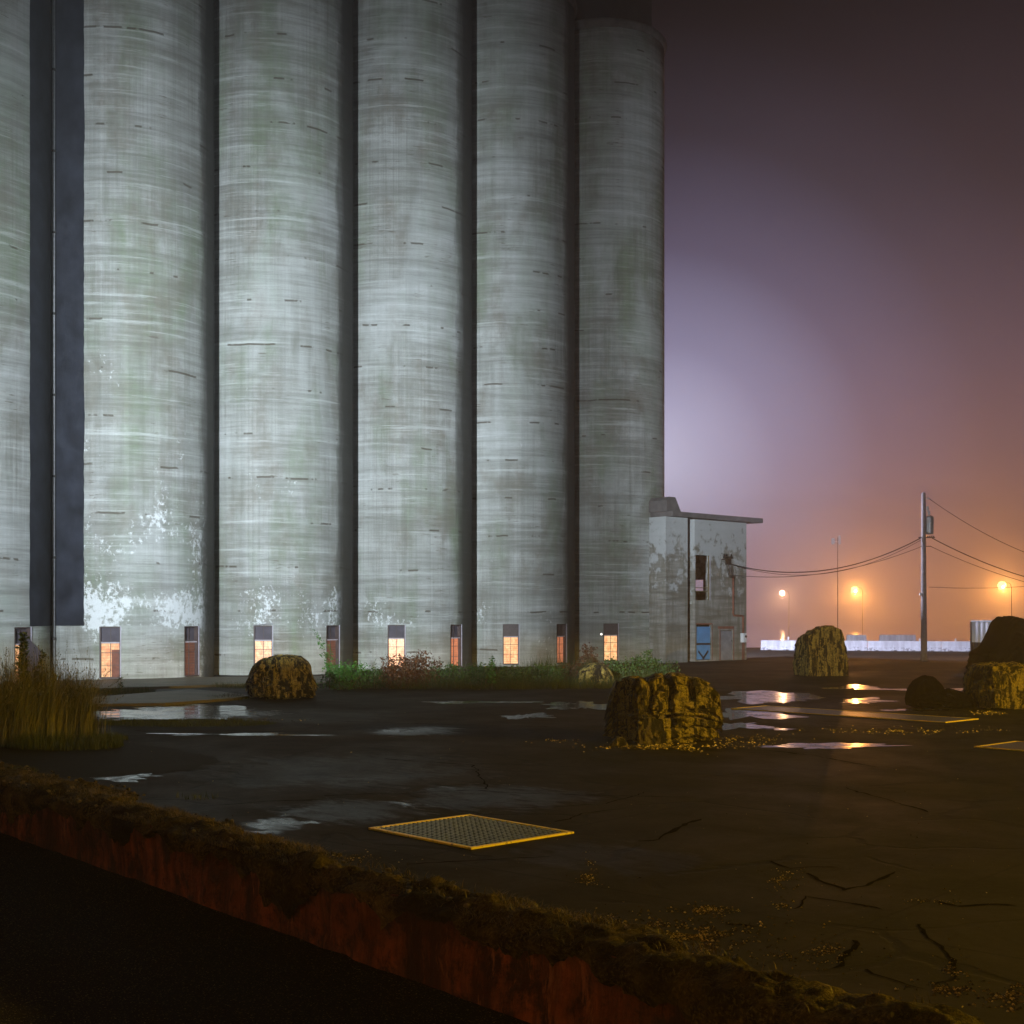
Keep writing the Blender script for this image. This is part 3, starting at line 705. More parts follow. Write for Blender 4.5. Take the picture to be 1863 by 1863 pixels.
# service conduit, meter box, bracket
cx0 = on_line(1332); cx1 = on_line(1350)
zz = lambda py: hgt(1335, py)
bm = bmesh.new()
tube(bm, [(cx0,-.10,zz(1048)),(cx0,-.10,zz(1117)),(cx0+.05,-.10,zz(1119.5)),(cx1-.05,-.10,zz(1120.5)),(cx1,-.10,zz(1123)),(cx1,-.10,zz(1152))], .07, 10)
tube(bm, [(cx1-.05,-.08,zz(1167)),(cx1-.05,-.08,.0)], .035, 8); tube(bm, [(cx1+.12,-.08,zz(1167)),(cx1+.12,-.08,.0)], .035, 8)
link('conduit', bm, M['rust'], AX, True)
bm = bmesh.new(); x = on_line(1350); box(bm, x-.2, x+.2, -.28, -.002, zz(1169), zz(1152), .03); mb = link('meter_box', bm, M['white'], AX)
bm = bmesh.new(); lathe(bm, [(.09,0),(.09,.05),(.06,.09)], 16); bmesh.ops.rotate(bm, verts=bm.verts, matrix=Matrix.Rotation(R_(90),3,'X')); bmesh.ops.translate(bm, verts=bm.verts, vec=(x+.06,-.28,zz(1158))); link('meter_glass', bm, M['darksteel'], mb)
bm = bmesh.new(); xl, xr = on_line(1311), on_line(1327)
box(bm, xl, xr, -.30, -.20, zz(1017), zz(1013), .01); box(bm, xl+.1, xl+.2, -.3, -.003, zz(1020), zz(1018), 0); box(bm, (xl+xr)/2, xr, -.16, -.003, zz(1028), zz(1017.5), .02)
for s_ in (xl+.1, xl+.35, xr-.1): lathe(bm, [(.04,0),(.07,.04),(.04,.08),(.07,.12),(.03,.16)], 10, c=(s_,-.25), z=zz(1013)+.002)
link('service_bracket', bm, M['darksteel'], AX)
bm = bmesh.new()
for k in range(3):
    x0_ = xl+.15+.25*k
    tube(bm, [(x0_,-.3,zz(1016)),(x0_+.05,-.42,zz(1030+2*k)),(x0_+.15,-.45,zz(1046+2*k)),(x0_+.4,-.4,zz(1051)),(cx0+.0,-.2,zz(1049))], .022, 6)
link('service_cable', bm, M['cable'], AX, True)

# ---------------------------------------------------------------- utility pole and cables
PY = 92.5; pp = Vector(((1681-XC)/F*PY, PY, 0)); zp = lambda py: HC+(YH-py)/F*PY; xp = lambda px: (px-1681)/F*PY
e = empty('utility_pole', pp, 0, 'weathered wooden utility pole with a transformer near its top', 'utility pole')
bm = bmesh.new(); tube(bm, [(0,0,-.3),(.0,0,1),(-.02,0,6),(-.03,0,zp(900)),(-.03,0,zp(896))], [.24,.22,.18,.145,.10], 14); link('pole', bm, M['wood'], e, True)
bm = bmesh.new(); lathe(bm, [(.20,0),(.26,.04),(.27,.10),(.27,1.15),(.25,1.22),(.16,1.30),(.05,1.33)], 24, c=(xp(1691.5),-.0), z=zp(972)); tr = link('transformer', bm, M['steel'], e, True)
bm = bmesh.new(); lathe(bm, [(.05,0),(.09,.06),(.05,.12),(.09,.18),(.05,.24),(.03,.36)], 12, c=(xp(1690),-.05), z=zp(937)); link('bushing', bm, M['white'], tr, True)
bm = bmesh.new(); box(bm, .14, xp(1688), -.24, -.17, zp(968), zp(942), .02); link('side_panel', bm, M['white'], tr)
bm = bmesh.new(); lathe(bm, [(.04,0),(.09,.08),(.09,.30),(.04,.40)], 12, c=(xp(1686.5),-.1), z=zp(931)); tube(bm, [(-.03,0,zp(925)),(xp(1686.5),-.1,zp(925))], .03); link('cutout_fuse', bm, M['white'], e, True)
bm = bmesh.new(); tube(bm, [(-.03,0,zp(908)),(.32,-.05,zp(908))], .03); lathe(bm, [(.05,0),(.08,.05),(.05,.1),(.07,.14),(.03,.18)], 10, c=(.30,-.05), z=zp(909)); link('insulator', bm, M['white'], e)
bm = bmesh.new(); tube(bm, [(-.4,-.05,zp(978)),(.75,-.05,zp(978))], .04); tube(bm, [(-.25,-.05,zp(994)),(.5,-.05,zp(994))], .03)
for k in range(4): lathe(bm, [(.03,0),(.06,.04),(.03,.08)], 8, c=(.25+.14*k,-.05), z=zp(977))
link('bracket', bm, M['darksteel'], e)
bm = bmesh.new(); box(bm, -.34, -.18, -.12, .0, zp(1083), zp(1079), .02); link('small_box', bm, M['white'], e)
def cable(p, q, sag, r, label):
    p, q = Vector(p), Vector(q); n = 36; mid_ = (p+q)/2
    bm = bmesh.new(); tube(bm, [p.lerp(q, i/n) - Vector((0,0,sag*4*(i/n)*(1-i/n))) - p for i in range(n+1)], r, 6)
    tag(link('overhead_cable', bm, M['cable'], None, True, p), label, 'cable', 'overhead cables at the utility pole')
bp = lambda px, py, off=.4: (lambda s: Vector(((AN0+N*off+U*s).x, (AN0+N*off+U*s).y, hgt(px,py,off))))(on_line(px, off))
Wp = lambda x, y, z: pp + Vector((x, y, z))
cable(bp(1329,1026), Wp(-.25,-.05,zp(979)), 1.35, .035, 'heavier sagging cable from the annex wall to the pole')
cable(bp(1331,1046), Wp(-.25,-.05,zp(995)), .85, .02, 'thinner lower cable from the annex wall to the pole')
cable(bp(1335,1028), Wp(-.25,-.05,zp(983)), 1.45, .018, 'thin cable hugging the heavy one between annex and pole')
cable(Wp(.32,-.05,zp(907)), pz(2100,1060,100)+Vector((0,0,.6)), 1.6, .022, 'highest cable leaving the pole top to the right')
cable(Wp(.55,-.05,zp(979)), pz(2100,1085,100)+Vector((0,0,.3)), 1.2, .035, 'heavy cable leaving the pole to the right below the transformer')
cable(Wp(.45,-.05,zp(994)), pz(2100,1090,100), 1.0, .02, 'lowest thin cable leaving the pole to the right')
cable(pz(1690,1068,150), pz(2000,1052,150), .5, .03, 'faint distant cable passing the right street lamp')

# ---------------------------------------------------------------- barriers, container
def barrier_bm(L):
    bm = bmesh.new(); pr = [(-.30,0),(-.30,.08),(-.14,.36),(-.08,.90),(.08,.90),(.14,.36),(.30,.08),(.30,0)]
    A = [bm.verts.new((.02,y,z)) for y,z in pr]; B = [bm.verts.new((L-.02,y,z)) for y,z in pr]
    bm.faces.new(A[::-1]); bm.faces.new(B)
    for i in range(8): bm.faces.new((A[i], A[(i+1)%8], B[(i+1)%8], B[i]))
    bmesh.ops.recalc_face_normals(bm, faces=bm.faces[:]); return bm
t = NT('barrier_concrete'); o = t.coord(); n = t.noise(t.mapv(o,(3,3,.5)), 1, 5, .6)
x, y, z = t.sep(o)
spots = t.math('MULTIPLY', t.math('GREATER_THAN', t.noise(t.mapv(o,(4,4,3)), 1, 2), .60), t.math('LESS_THAN', z, .34))
c = t.mix(t.ramp(n,[(.35,0.),(.65,1.)]), (.42,.43,.46), (.60,.62,.66)); c = t.mix(t.math('MULTIPLY', spots, .7), c, (.08,.08,.09))
M['barrier'] = t.fin(c, .8, t.bump(n,.3,.02))
BL = 3.2; b0 = Vector((23.2,123.0)); b1 = Vector((43.0,117.2)); bd_ = (b1-b0).normalized(); ang = math.atan2(bd_.y, bd_.x)
ordn = ['leftmost','second','third','fourth','fifth','sixth','seventh','eighth','ninth','tenth']
def make_barrier():
    e = empty('concrete_barrier'); link('body', barrier_bm(BL), M['barrier'], e)
    bm = bmesh.new()
    for x in (.7, 2.3): box(bm, x, x+.28, -.305, -.29, .0, .07)
    link('drain_slot', bm, M['black'], e)
    bm = bmesh.new()
    for x in (.55, 2.55): tube(bm, [(x,0,.898),(x,0,.96),(x+.12,0,.96),(x+.12,0,.898)], .012, 6)
    link('lifting_loop', bm, M['darksteel'], e); return e
pb = make_barrier(); split_tree(pb)
for i in range(8):
    o = pb if i == 0 else copy_tree(pb)
    q = b0 + bd_*(BL*i); o.location = (q.x, q.y, 0); o.rotation_euler = (0,0,ang)
    tag(o, f'{ordn[i]} white barrier from the left in the near row across the lot', 'barrier', 'white concrete barriers in a row')
for i, (px, _) in enumerate([(1540,0),(1600,0),(1630,0)]):
    o = copy_tree(pb); o.location = ((px-XC)/F*150, 150, 0); o.rotation_euler = (0,0,R_(4))
    for ch in o.children: pass
    o.scale = (.72,1,1.12)
    tag(o, ['left','middle','right'][i] + ' one of three pale blocks peeping over the near barrier row', 'barrier', 'pale blocks behind the barrier row')
for i, (px, py) in enumerate([(1434,1160),(1673,1163),(1738,1163)]):
    p = Vector(((px-XC)/F*128, 128, 0)); h = HC-(py-YH)/F*128
    e = empty('marker_post', p, 0, ['white marker post behind the left end of the barriers','white marker post just left of the utility pole','white marker post between utility pole and container'][i], 'marker post', 'marker posts behind the barriers')
    bm = bmesh.new(); tube(bm, [(0,0,0),(0,0,h)], .04, 8); link('post', bm, M['steel'], e)
    bm = bmesh.new(); box(bm, -.08, .08, -.06, -.042, h-.22, h+.08, .01); link('reflector', bm, M['white'], e)
# container
CY = 91.0; cxl = (1767-XC)/F*CY
e = empty('shipping_container', (cxl, CY, 0), R_(-36), 'corrugated white container behind the shaded boulder, its shaded lower half coloured black', 'container')
def corr(z0, z1, x0=0, x1=6.06):
    bm = bmesh.new(); pts = []; x = x0
    while x < x1-.01:
        for dx, y in ((0,0),(.12,0),(.17,.05),(.29,.05),(.34,0)):
            if x+dx <= x1: pts.append((x+dx,y))
        x += .34
    pts.append((x1,0))
    pr = None
    for (px_,py_) in pts:
        c_ = (bm.verts.new((px_,py_,z0)), bm.verts.new((px_,py_,z1)))
        if pr: bm.faces.new((pr[0], c_[0], c_[1], pr[1]))
        pr = c_
    for xx in (x0+.001, x1-.001):
        q4 = [bm.verts.new(v) for v in ((xx,0,z0),(xx,2.4,z0),(xx,2.4,z1),(xx,0,z1))]; bm.faces.new(q4)
    q4 = [bm.verts.new(v) for v in ((x0,2.4,z0),(x1,2.4,z0),(x1,2.4,z1),(x0,2.4,z1))]; bm.faces.new(q4)
    return bm
link('side_panel', corr(1.36, 2.78), M['white'], e); link('shaded_lower_panel', corr(.02, 1.358), M['black'], e)  # shadow over the lower half put into the panel colour
bm = bmesh.new(); box(bm, -.03, 6.09, -.03, 2.43, 2.78, 2.86, .01); link('roof', bm, M['white'], e)
bm = bmesh.new(); box(bm, -.06, .04, -.04, .02, 0, 2.779); box(bm, 6.02, 6.12, -.04, .02, 0, 2.779); link('corner_post', bm, M['darksteel'], e)

# ---------------------------------------------------------------- street lamps (lit, in the fog)
def street_lamp(px, py, Y, side, col, power, label, arm=1.7, lamp=True):
    z = HC+(YH-py)/F*Y; x = (px-XC)/F*Y
    e = empty('street_lamp', (x+side*arm, Y, 0), 0, label, 'street lamp', 'street lamps glowing in the fog')
    bm = bmesh.new(); tube(bm, [(0,0,0),(0,0,z-.6),(-side*.15,0,z+.1),(-side*.5,0,z+.35),(-side*(arm-.3),0,z+.3)], [.09,.07,.05,.04,.03], 10); link('pole', bm, M['matt_black'], e, True)
    bm = bmesh.new(); lathe(bm, [(.16,0),(.30,.06),(.28,.18),(.10,.28)], 16, c=(-side*arm,0), z=z+.12); link('lamp_head', bm, M['matt_black'], e, True)
    bm = bmesh.new(); bmesh.ops.create_uvsphere(bm, u_segments=16, v_segments=10, radius=.75); bmesh.ops.translate(bm, verts=bm.verts, vec=(-side*arm,0,z-.12))  # lens enlarged so the glowing ball stands in for the fog halo
    link('lens', bm, emit('sodium_lens_halo', (col[0],col[1]*1.3,col[2]*2.5), 3.5), e, True)
    ld = bpy.data.lights.new('sodium_lamp', 'POINT'); ld.energy = power; ld.color = col; ld.shadow_soft_size = .3
    lo_ = bpy.data.objects.new('sodium_lamp', ld); COL.objects.link(lo_); lo_.location = (x, Y-.7, z-.5)
    return e
SOD = (1.0,.38,.07)
street_lamp(1423,1078,330,1,(1.,.50,.22),3.0e4,'small pale street lamp glowing nearest to the annex')
street_lamp(1555,1072,290,1,SOD,1.0e5,'large orange street lamp glowing above the blocky boulder')
street_lamp(1823,1064,235,1,SOD,7.5e4,'orange street lamp glowing above the container at the right')
# unlit floodlight mast
e = empty('floodlight_mast', ((1524-XC)/F*190, 190, 0), 0, 'faint unlit floodlight mast fading into the fog', 'mast')
bm = bmesh.new(); zt = HC+(YH-978)/F*190; tube(bm, [(0,0,0),(0,0,zt)], [.08,.05], 10); link('pole', bm, M['wood'], e)
bm = bmesh.new(); box(bm, -.55-.4, -.1-.4, -.2, .0, zt-1.0, zt-.1, .03); box(bm, .1, .4, -.2, .0, zt-1.0, zt+.3, .03); tube(bm, [(-.9,0,zt-.6),(.4,0,zt-.6)], .04); link('lamp_head', bm, M['white'], e)

# ---------------------------------------------------------------- boulders
def boulder(pts, base, depth, mat, label, seed, groove=0.0, amp=.10, rz=0.0, k=.22, cuts=63, ledge=0, Y0=None):
    """pts: outline of the top in the photograph, read into real metres at the boulder's distance"""
    Y = (Y0 or F*HC/(base-YH)); Yc = Y + depth*.45
    xs = [(p[0]-XC)/F*Yc for p in pts]; zs_ = [HC-(p[1]-YH)/F*Yc for p in pts]
    cx = (xs[0]+xs[-1])/2; w = xs[-1]-xs[0]; H = max(zs_)
    def top(u):      # u in -1..1 -> height fraction
        x = cx + u*w/2
        if x <= xs[0]: return zs_[0]/H
        for i_ in range(len(xs)-1):
            if xs[i_] <= x <= xs[i_+1]:
                q_ = (x-xs[i_])/(xs[i_+1]-xs[i_]); return (zs_[i_]*(1-q_)+zs_[i_+1]*q_)/H
        return zs_[-1]/H
    bm = bmesh.new(); bmesh.ops.create_cube(bm, size=2)
    bmesh.ops.subdivide_edges(bm, edges=bm.edges[:], cuts=cuts, use_grid_fill=True)
    sv = Vector((seed*7.1, seed*3.3, seed*1.7)); ca, sa = math.cos(rz), math.sin(rz)
    for v in bm.verts:
        p = v.co.copy(); s_ = p.normalized()*1.10
        q = p.lerp(s_, k)
        q = Vector((q.x*ca - q.y*sa*.75, q.x*sa + q.y*ca, q.z))
        q.x = max(-1.06, min(1.06, q.x/(ca+.62*abs(sa))))
        z01 = (q.z+1)/2
        q.y *= 1.0-.28*z01*z01
        a_ = amp*noise.fractal(q*1.3+sv, 1.0, 2.1, 3)*.9 + amp*.75*noise.fractal(q*3.4+sv, .8, 2.2, 4) + amp*.5*noise.fractal(q*10+sv, .6, 2.1, 3)
        vd = noise.voronoi(q*1.9+sv+Vector((.2,.1,.3))*noise.noise(q*4), distance_metric='DISTANCE')[0]; a_ += amp*1.3*(.55-vd[0]); a_ -= amp*.9*max(0, .10-(vd[1]-vd[0]))/.10*.5
        vr = noise.noise(Vector((q.x*7+seed, q.y*7, q.z*1.4))); a_ -= amp*1.1*max(0, vr-.12)
        if groove:
            g = math.sin(q.x*15*w/2.8 + 2.2*noise.noise(q*1.6+sv) + q.z*.8)
            a_ -= groove*max(0, g)**3*(1 if q.z > -.1 else .15)*min(1, max(0, noise.noise(q*1.4+sv)+.75))
        if ledge and q.z < .02:
            a_ -= ledge*max(0, math.sin(q.z*19 + 1.2*noise.noise(q*2+sv)))**3
            if -.10 < q.z: a_ -= ledge*.9
        dn = q.normalized(); q = q + Vector((dn.x*.7, dn.y, dn.z*.55))*a_
        zf = (q.z+.98)/1.98
        v.co = Vector((q.x*w/2, q.y*depth/2, max(-.1, zf*H*top(max(-1,min(1,q.x))))))
    mz = max(v.co.z for v in bm.verts)
    for v in bm.verts: v.co.z *= H/mz if v.co.z > 0 else 1
    return tag(link('boulder', bm, mat, None, True, (cx, Yc, 0)), label, 'boulder')
def bpos(px, py, d=0): p = gp(px, py); return p.x, p.y+d
boulder([(443,1250),(450,1220),(462,1206),(480,1195),(505,1190),(545,1192),(560,1202),(569,1222),(579,1236),(581,1262)], 1273, 2.2, M['rock'], 'rounded mossy boulder in front of the brightest silo', 3, .10, rz=.30, k=.45)
boulder([(1102,1302),(1110,1262),(1122,1234),(1160,1227),(1175,1233),(1195,1226),(1240,1224),(1270,1231),(1292,1242),(1306,1260),(1308,1300)], 1351, 2.1, M['rock'], 'large grooved yellow-lit boulder in the middle of the pad', 5, .22, rz=.42, k=.12, cuts=84, ledge=.12)
boulder([(1450,1172),(1455,1158),(1468,1152),(1474,1146),(1482,1144),(1490,1138),(1512,1137),(1526,1143),(1531,1155),(1533,1168),(1537,1178)], 1230, 2.0, M['rock'], 'tall blocky boulder with a jagged top under the large lamp', 8, .10, rz=.25, k=.0)
boulder([(1757,1228),(1763,1214),(1778,1205),(1800,1203),(1822,1208),(1850,1203),(1878,1214),(1892,1232)], 1292, 2.3, M['rock'], 'yellow-lit boulder at the right edge in front of the shaded one', 12, .10, rz=.3, k=.35)
boulder([(1652,1272),(1658,1246),(1668,1234),(1682,1228),(1697,1231),(1708,1241),(1715,1254),(1722,1275)], 1290, 1.5, M['rock_shaded'], 'small humped boulder in shade, coloured black, left of the right-edge boulder', 14, k=.6, amp=.06)
boulder([(1705,1262),(1725,1252),(1745,1257),(1762,1264),(1772,1280)], 1290, 1.0, M['rock_shaded'], 'low rock in shade, coloured black, trailing behind the shaded humped boulder', 15, k=.5, amp=.08)
boulder([(1776,1190),(1796,1176),(1806,1160),(1812,1148),(1820,1130),(1830,1120),(1842,1123),(1856,1131),(1885,1128),(1930,1140)], 0, 3.4, M['rock_shaded'], 'tall peaked boulder in shade, coloured black, in front of the container', 17, k=.15, amp=.06, Y0=59)
boulder([(1045,1230),(1056,1215),(1070,1208),(1088,1205),(1104,1209),(1114,1220),(1119,1236)], 1248, 1.5, M['rock'], 'small round boulder half hidden in the bushes', 21, k=.7, amp=.07)
boulder([(1158,1325),(1170,1306),(1188,1303),(1202,1312),(1208,1328)], 1354, .55, M['rock_tan'], 'brown chunk leaning at the foot of the grooved boulder', 25, k=.2, amp=.08, cuts=30)
boulder([(1112,1350),(1122,1340),(1134,1342),(1142,1352)], 1358, .3, M['rock'], 'small stone at the left foot of the grooved boulder', 27, k=.4, amp=.14, cuts=16)

# ---------------------------------------------------------------- gravel
def pebbles(spots, label):
    bm = bmesh.new()
    for (px, py, rx, ry, n, smin, smax) in spots:
        for i in range(n):
            a = random.uniform(0,6.28); r = abs(random.gauss(0,.62))
            x_, y_ = px+rx*r*math.cos(a), py+ry*r*math.sin(a)
            if noise.noise(Vector((x_*.03, y_*.08, 4))) + .4*noise.noise(Vector((x_*.1, y_*.25, 4))) < -.12: continue
            p = gp(x_, max(y_, YH+20), 0); s = random.uniform(smin, smax)
            vs = [p+Vector((random.uniform(.6,1)*s*dx, random.uniform(.6,1)*s*dy, dz*s*.7)) for dx,dy,dz in ((-1,-.6,0),(1,-.7,0),(.8,.9,0),(-.8,.8,0),(-.2,0,1.1),(.4,.1,.9))]
            v = [bm.verts.new(q) for q in vs]
            for f in ((0,1,5,4),(1,2,5),(2,3,4,5),(3,0,4)): bm.faces.new([v[k] for k in f])
    return tag(link('gravel', bm, M['pebble']), label, 'gravel', kind='stuff')
pebbles([(1230,1700,150,32,2600,.008,.024),(1100,1680,60,14,500,.008,.02),(1285,1655,60,10,450,.008,.02),(1072,1600,26,14,260,.007,.016),(1074,1575,12,26,120,.007,.014),
  (1425,1600,35,22,330,.006,.014),(1515,1735,35,26,330,.008,.018),(1440,1740,70,12,200,.006,.014),(1700,1640,70,6,160,.007,.015),(1430,1648,25,8,80,.007,.02),
  (1720,1800,70,14,400,.008,.02),(1830,1815,40,22,500,.008,.02),(1735,1770,30,30,120,.008,.02),
  (1215,1358,130,9,900,.015,.045),(1350,1345,70,8,420,.014,.035),(1640,1330,170,6,500,.014,.034),(1010,1347,60,4,120,.014,.03),(1810,1297,70,4,220,.02,.045),
  (640,1560,130,14,200,.006,.016),(520,1310,60,4,60,.02,.04)], 'scattered gravel and leaf litter lying over the wet pad')
bm = bmesh.new()
for i in range(800):
    px_, py_ = random.uniform(200,1863), YH+130+600*random.random()**1.3
    p = gp(px_, py_); 
    if (Vector((p.x,p.y))-wl0).dot(wn) < .6: continue
    s = random.uniform(.006,.022)
    for k in range(random.choice((1,1,2))): leaf(bm, p+Vector((0,0,.008)), s*1.6, Vector((random.gauss(0,1), random.gauss(0,1), .12)).normalized())
tag(link('fallen_leaves', bm, M['pebble']), 'small fallen leaves sprinkled over the pad', 'leaves', kind='stuff')

# ---------------------------------------------------------------- vegetation
def grass_clump(x, y, h, r, n, label):
    bm = bmesh.new(); bs = bmesh.new(); sd = random.uniform(0,50)
    for i in range(n):
        a = random.uniform(0,6.28); q = abs(random.gauss(0,.26)); b_ = Vector((q*r*.8*math.cos(a), q*r*.6*math.sin(a), 0))
        hh = h*random.uniform(.35,1.0)**.8*(.82+.45*noise.noise(Vector((b_.x*2+sd, b_.y*2, 0))))
        ln = .08+random.random()**1.6*.85; az_ = a+random.gauss(0,.8)
        blade(bm, b_, hh, ln, az_, random.uniform(.005,.010), 6)
        if random.random() < .10:
            d = Vector((math.cos(az_), math.sin(az_), 0))
            for k in range(9):
                t_ = .84+.16*k/8; p = b_+Vector((0,0,hh*t_*(1-.18*ln*t_)))+d*(ln*hh*t_*t_*.75)
                leaf(bs, p+Vector((random.gauss(0,.008),random.gauss(0,.008),0)), random.uniform(.03,.06), (d*ln+Vector((random.gauss(0,.3),random.gauss(0,.3),1))).normalized())
    e = empty('tall_grass', (x, y, 0), 0, label, 'grass clump', 'tall grass clumps at the left edge')
    link('blades', bm, M['grass'], e); link('seed_head', bs, M['grass'], e)
for i, (px, py, h, r, n, l) in enumerate([(20,1352,2.75,1.7,2200,'tall dry grass clump cut off by the left edge'),
     (75,1345,2.6,1.5,1900,'tall dry grass clump under the leaning board'),
     (138,1340,2.65,1.5,2300,'rightmost tall dry grass clump of the left-edge group'),
     (-40,1360,2.6,1.5,1200,'tall dry grass clump mostly outside the left edge')]):
    p = gp(px, py); grass_clump(p.x, p.y, h, r, n, l)
def bush(px, py, w, h, n, mat, label, lsz=.09, d=None, group='bushes growing along the silo feet', tall=False, name='bush'):
    p = gp(px, py); d = d or w*.8
    e = empty(name, (p.x, p.y+d*.5, 0), 0, label, 'bush', group)
    bs = bmesh.new(); bl = bmesh.new(); ns = max(5, int(w*7))
    stems = []
    for i in range(ns):
        a = random.uniform(0,6.28); q = math.sqrt(random.random())*.5
        base = Vector((q*w*.6*math.cos(a), q*d*.6*math.sin(a), 0))
        hh = h*random.uniform(.55,1.0)*(1-.35*q); tip = base*1.6 + Vector((random.gauss(0,.08)*w, random.gauss(0,.08), hh))
        m_ = base.lerp(tip,.5)+Vector((random.gauss(0,.04)*w,0,hh*.05)); tube(bs, [base, m_, tip], [.018,.012,.004], 5, False); stems.append((base,m_,tip))
    for i in range(n):
        b_, m_, t_ = random.choice(stems); q = random.random()**.8
        c_ = b_.lerp(m_, q*2) if q < .5 else m_.lerp(t_, q*2-1)
        sp = .16*w*(1-q*.45) if not tall else .09
        c_ = c_ + Vector((random.gauss(0,sp), random.gauss(0,sp), random.gauss(0,sp*.5)))
        if c_.z < .01: c_.z = abs(c_.z)+.02
        leaf(bl, c_, lsz*random.uniform(.6,1.4))
    link('stems', bs, M['bark'], e); link('foliage', bl, mat, e)
B = [(612,1256,1.9,1.10,1800,'leaf','bright green bush right of the rounded boulder',.10),
 (665,1254,1.8,.85,1400,'leafd','low dark green bush between the green and the red bush',.10),
 (722,1254,1.7,1.45,1500,'leafr','left one of the two reddish bushes before a lit window',.11),
 (765,1252,1.6,1.50,1500,'leafr','right one of the two reddish bushes before a lit window',.11),
 (815,1252,1.9,.90,1300,'leafd','dark bush just right of the reddish bushes',.10),
 (875,1253,1.8,1.0,1500,'leafd','dark bush with a leafy top left of the curtained window',.10),
 (935,1252,2.0,.92,1400,'leafd','dark bush under the tallest curtained window',.10),
 (990,1250,1.7,.90,1300,'leafd','dark grassy bush left of the half hidden boulder',.10),
 (1045,1244,1.5,.9,900,'leafr','brownish bush at the left of the half hidden boulder',.10),
 (1078,1240,1.4,1.55,900,'leafr','taller dark plant just behind the half hidden boulder',.12),
 (1132,1240,1.8,1.1,1500,'leafd','dark green bush right of the half hidden boulder',.10),
 (1176,1238,1.3,1.55,1000,'leafd','upright dark shrub before the last silo',.12),
 (1205,1238,1.5,.95,900,'leafd','small bush at the foot of the annex corner',.10)]
for (px,py,w,h,n,m,l,s) in B: bush(px,py,w,h*1.22,int(n*1.2),M[m],l,s*1.1)
def stalk(px, py, h, lean, az, n, mat, label, lsz=.14, group=None, r=.014, spread=.05):
    p = gp(px, py); e = empty('leafy_stalk', p, 0, label, 'plant', group)
    bm = bmesh.new(); d = Vector((math.cos(az), math.sin(az), 0))
    pts = [Vector((0,0,h*q))+d*(lean*q*q*h) for q in [i/8 for i in range(9)]]
    tube(bm, pts, [r*(1-.8*i/8) for i in range(9)], 6); link('stem', bm, M['bark'], e)
    bm = bmesh.new()
    for i in range(n):
        q = random.uniform(.15,1); k = min(7,int(q*8)); c_ = pts[k].lerp(pts[k+1], q*8-k if q < 1 else 1)
        a = random.uniform(0,6.28); leaf(bm, c_+Vector((random.gauss(0,spread),random.gauss(0,spread),0)), lsz*(1.2-.7*q), Vector((math.cos(a),math.sin(a),random.uniform(.1,.8))).normalized())
    link('leaves', bm, mat, e)
stalk(40,1345,2.75,.02,0,420,M['leafd'],'tall dark leafy stalk rising above the left grass',.24,spread=.03)
stalk(62,1345,2.3,.10,0,120,M['leafd'],'thinner stalk leaning right of the tallest one',.18)
stalk(600,1247,2.55,.28,R_(185),170,M['leaf'],'tall thin willow-like sprig arching left beside the green bush',.17,spread=.07)
stalk(606,1247,2.1,.18,R_(170),110,M['leaf'],'shorter sprig beside the arching willow-like sprig',.15,spread=.07)
stalk(221,1262,.75,.12,R_(180),60,M['leafd'],'small bent dark weed before the first lit window',.13)
stalk(681,1253,1.35,.03,0,60,M['leafd'],'slim upright weed between green and reddish bushes',.10)
stalk(895,1253,1.45,.02,0,140,M['leaf'],'star-leaved green weed left of the curtained window',.20)
# grasses and weeds as ground cover
def cover(spots, label, mat, bl=True):
    bm = bmesh.new()
    for (px,py,rx,ry,n,h) in spots:
        for i in range(n):
            a = random.uniform(0,6.28); r = math.sqrt(random.random()); p = gp(px+rx*r*math.cos(a), py+ry*r*math.sin(a))
            hh = h*random.uniform(.4,1)*(.55+.9*max(0,.5+noise.noise(Vector((p.x*.9,p.y*.5,3))))); blade(bm, p, hh, random.uniform(.05,.6), random.uniform(0,6.28), .006+.006*hh, 3)
    return tag(link('grass', bm, mat), label, 'grass', kind='stuff')
cover([(900,1249,310,6,7000,.6),(1010,1240,80,5,1500,1.3),(925,1246,60,4,900,.95),(1130,1239,90,4,1200,.7)], 'rank grass filling the gaps between the bushes', M['shortgrass'])
cover([(225,1262,60,3.5,1500,.28),(330,1317,175,7,5000,.13),(430,1250,45,3,500,.25),(110,1358,115,9,2600,.34),(200,1345,35,5,500,.22),(415,1272,40,3,600,.25),(30,1404,40,3,300,.15),(360,1452,40,4,60,.2)], 'low green weeds on the left part of the pad', M['shortgrass'])
p = gp(330,1317)
# soil island under the weeds
sheet('soil_island', [blob(340,1318,185,9,44,.012,.3)], M['patch'])

for o in [x for x in COL.objects if x.parent is None and not x.name.startswith(('concrete_barrier','tall_grass','bush','leafy'))]: split_tree(o)
# ---------------------------------------------------------------- haze
bm = bmesh.new(); box(bm, -460, 460, -60, 620, -2.0, 52)
t = NT('haze_volume'); t.n.remove(t.b)
pv = t.n.new('ShaderNodeVolumePrincipled'); pv.inputs['Color'].default_value = (.96,.95,.97,1); pv.inputs['Density'].default_value = HAZE_D; pv.inputs['Anisotropy'].default_value = .65
t.L(pv.outputs[0], t.out.inputs['Volume'])
tag(link('haze', bm, t.m), kind='stuff')

# ---------------------------------------------------------------- lights
def light(name, kind, loc, energy, col, size=.3):
    ld = bpy.data.lights.new(name, kind); ld.energy = energy; ld.color = col; ld.shadow_soft_size = size
    o = bpy.data.objects.new(name, ld); COL.objects.link(o); o.location = loc; return o, ld
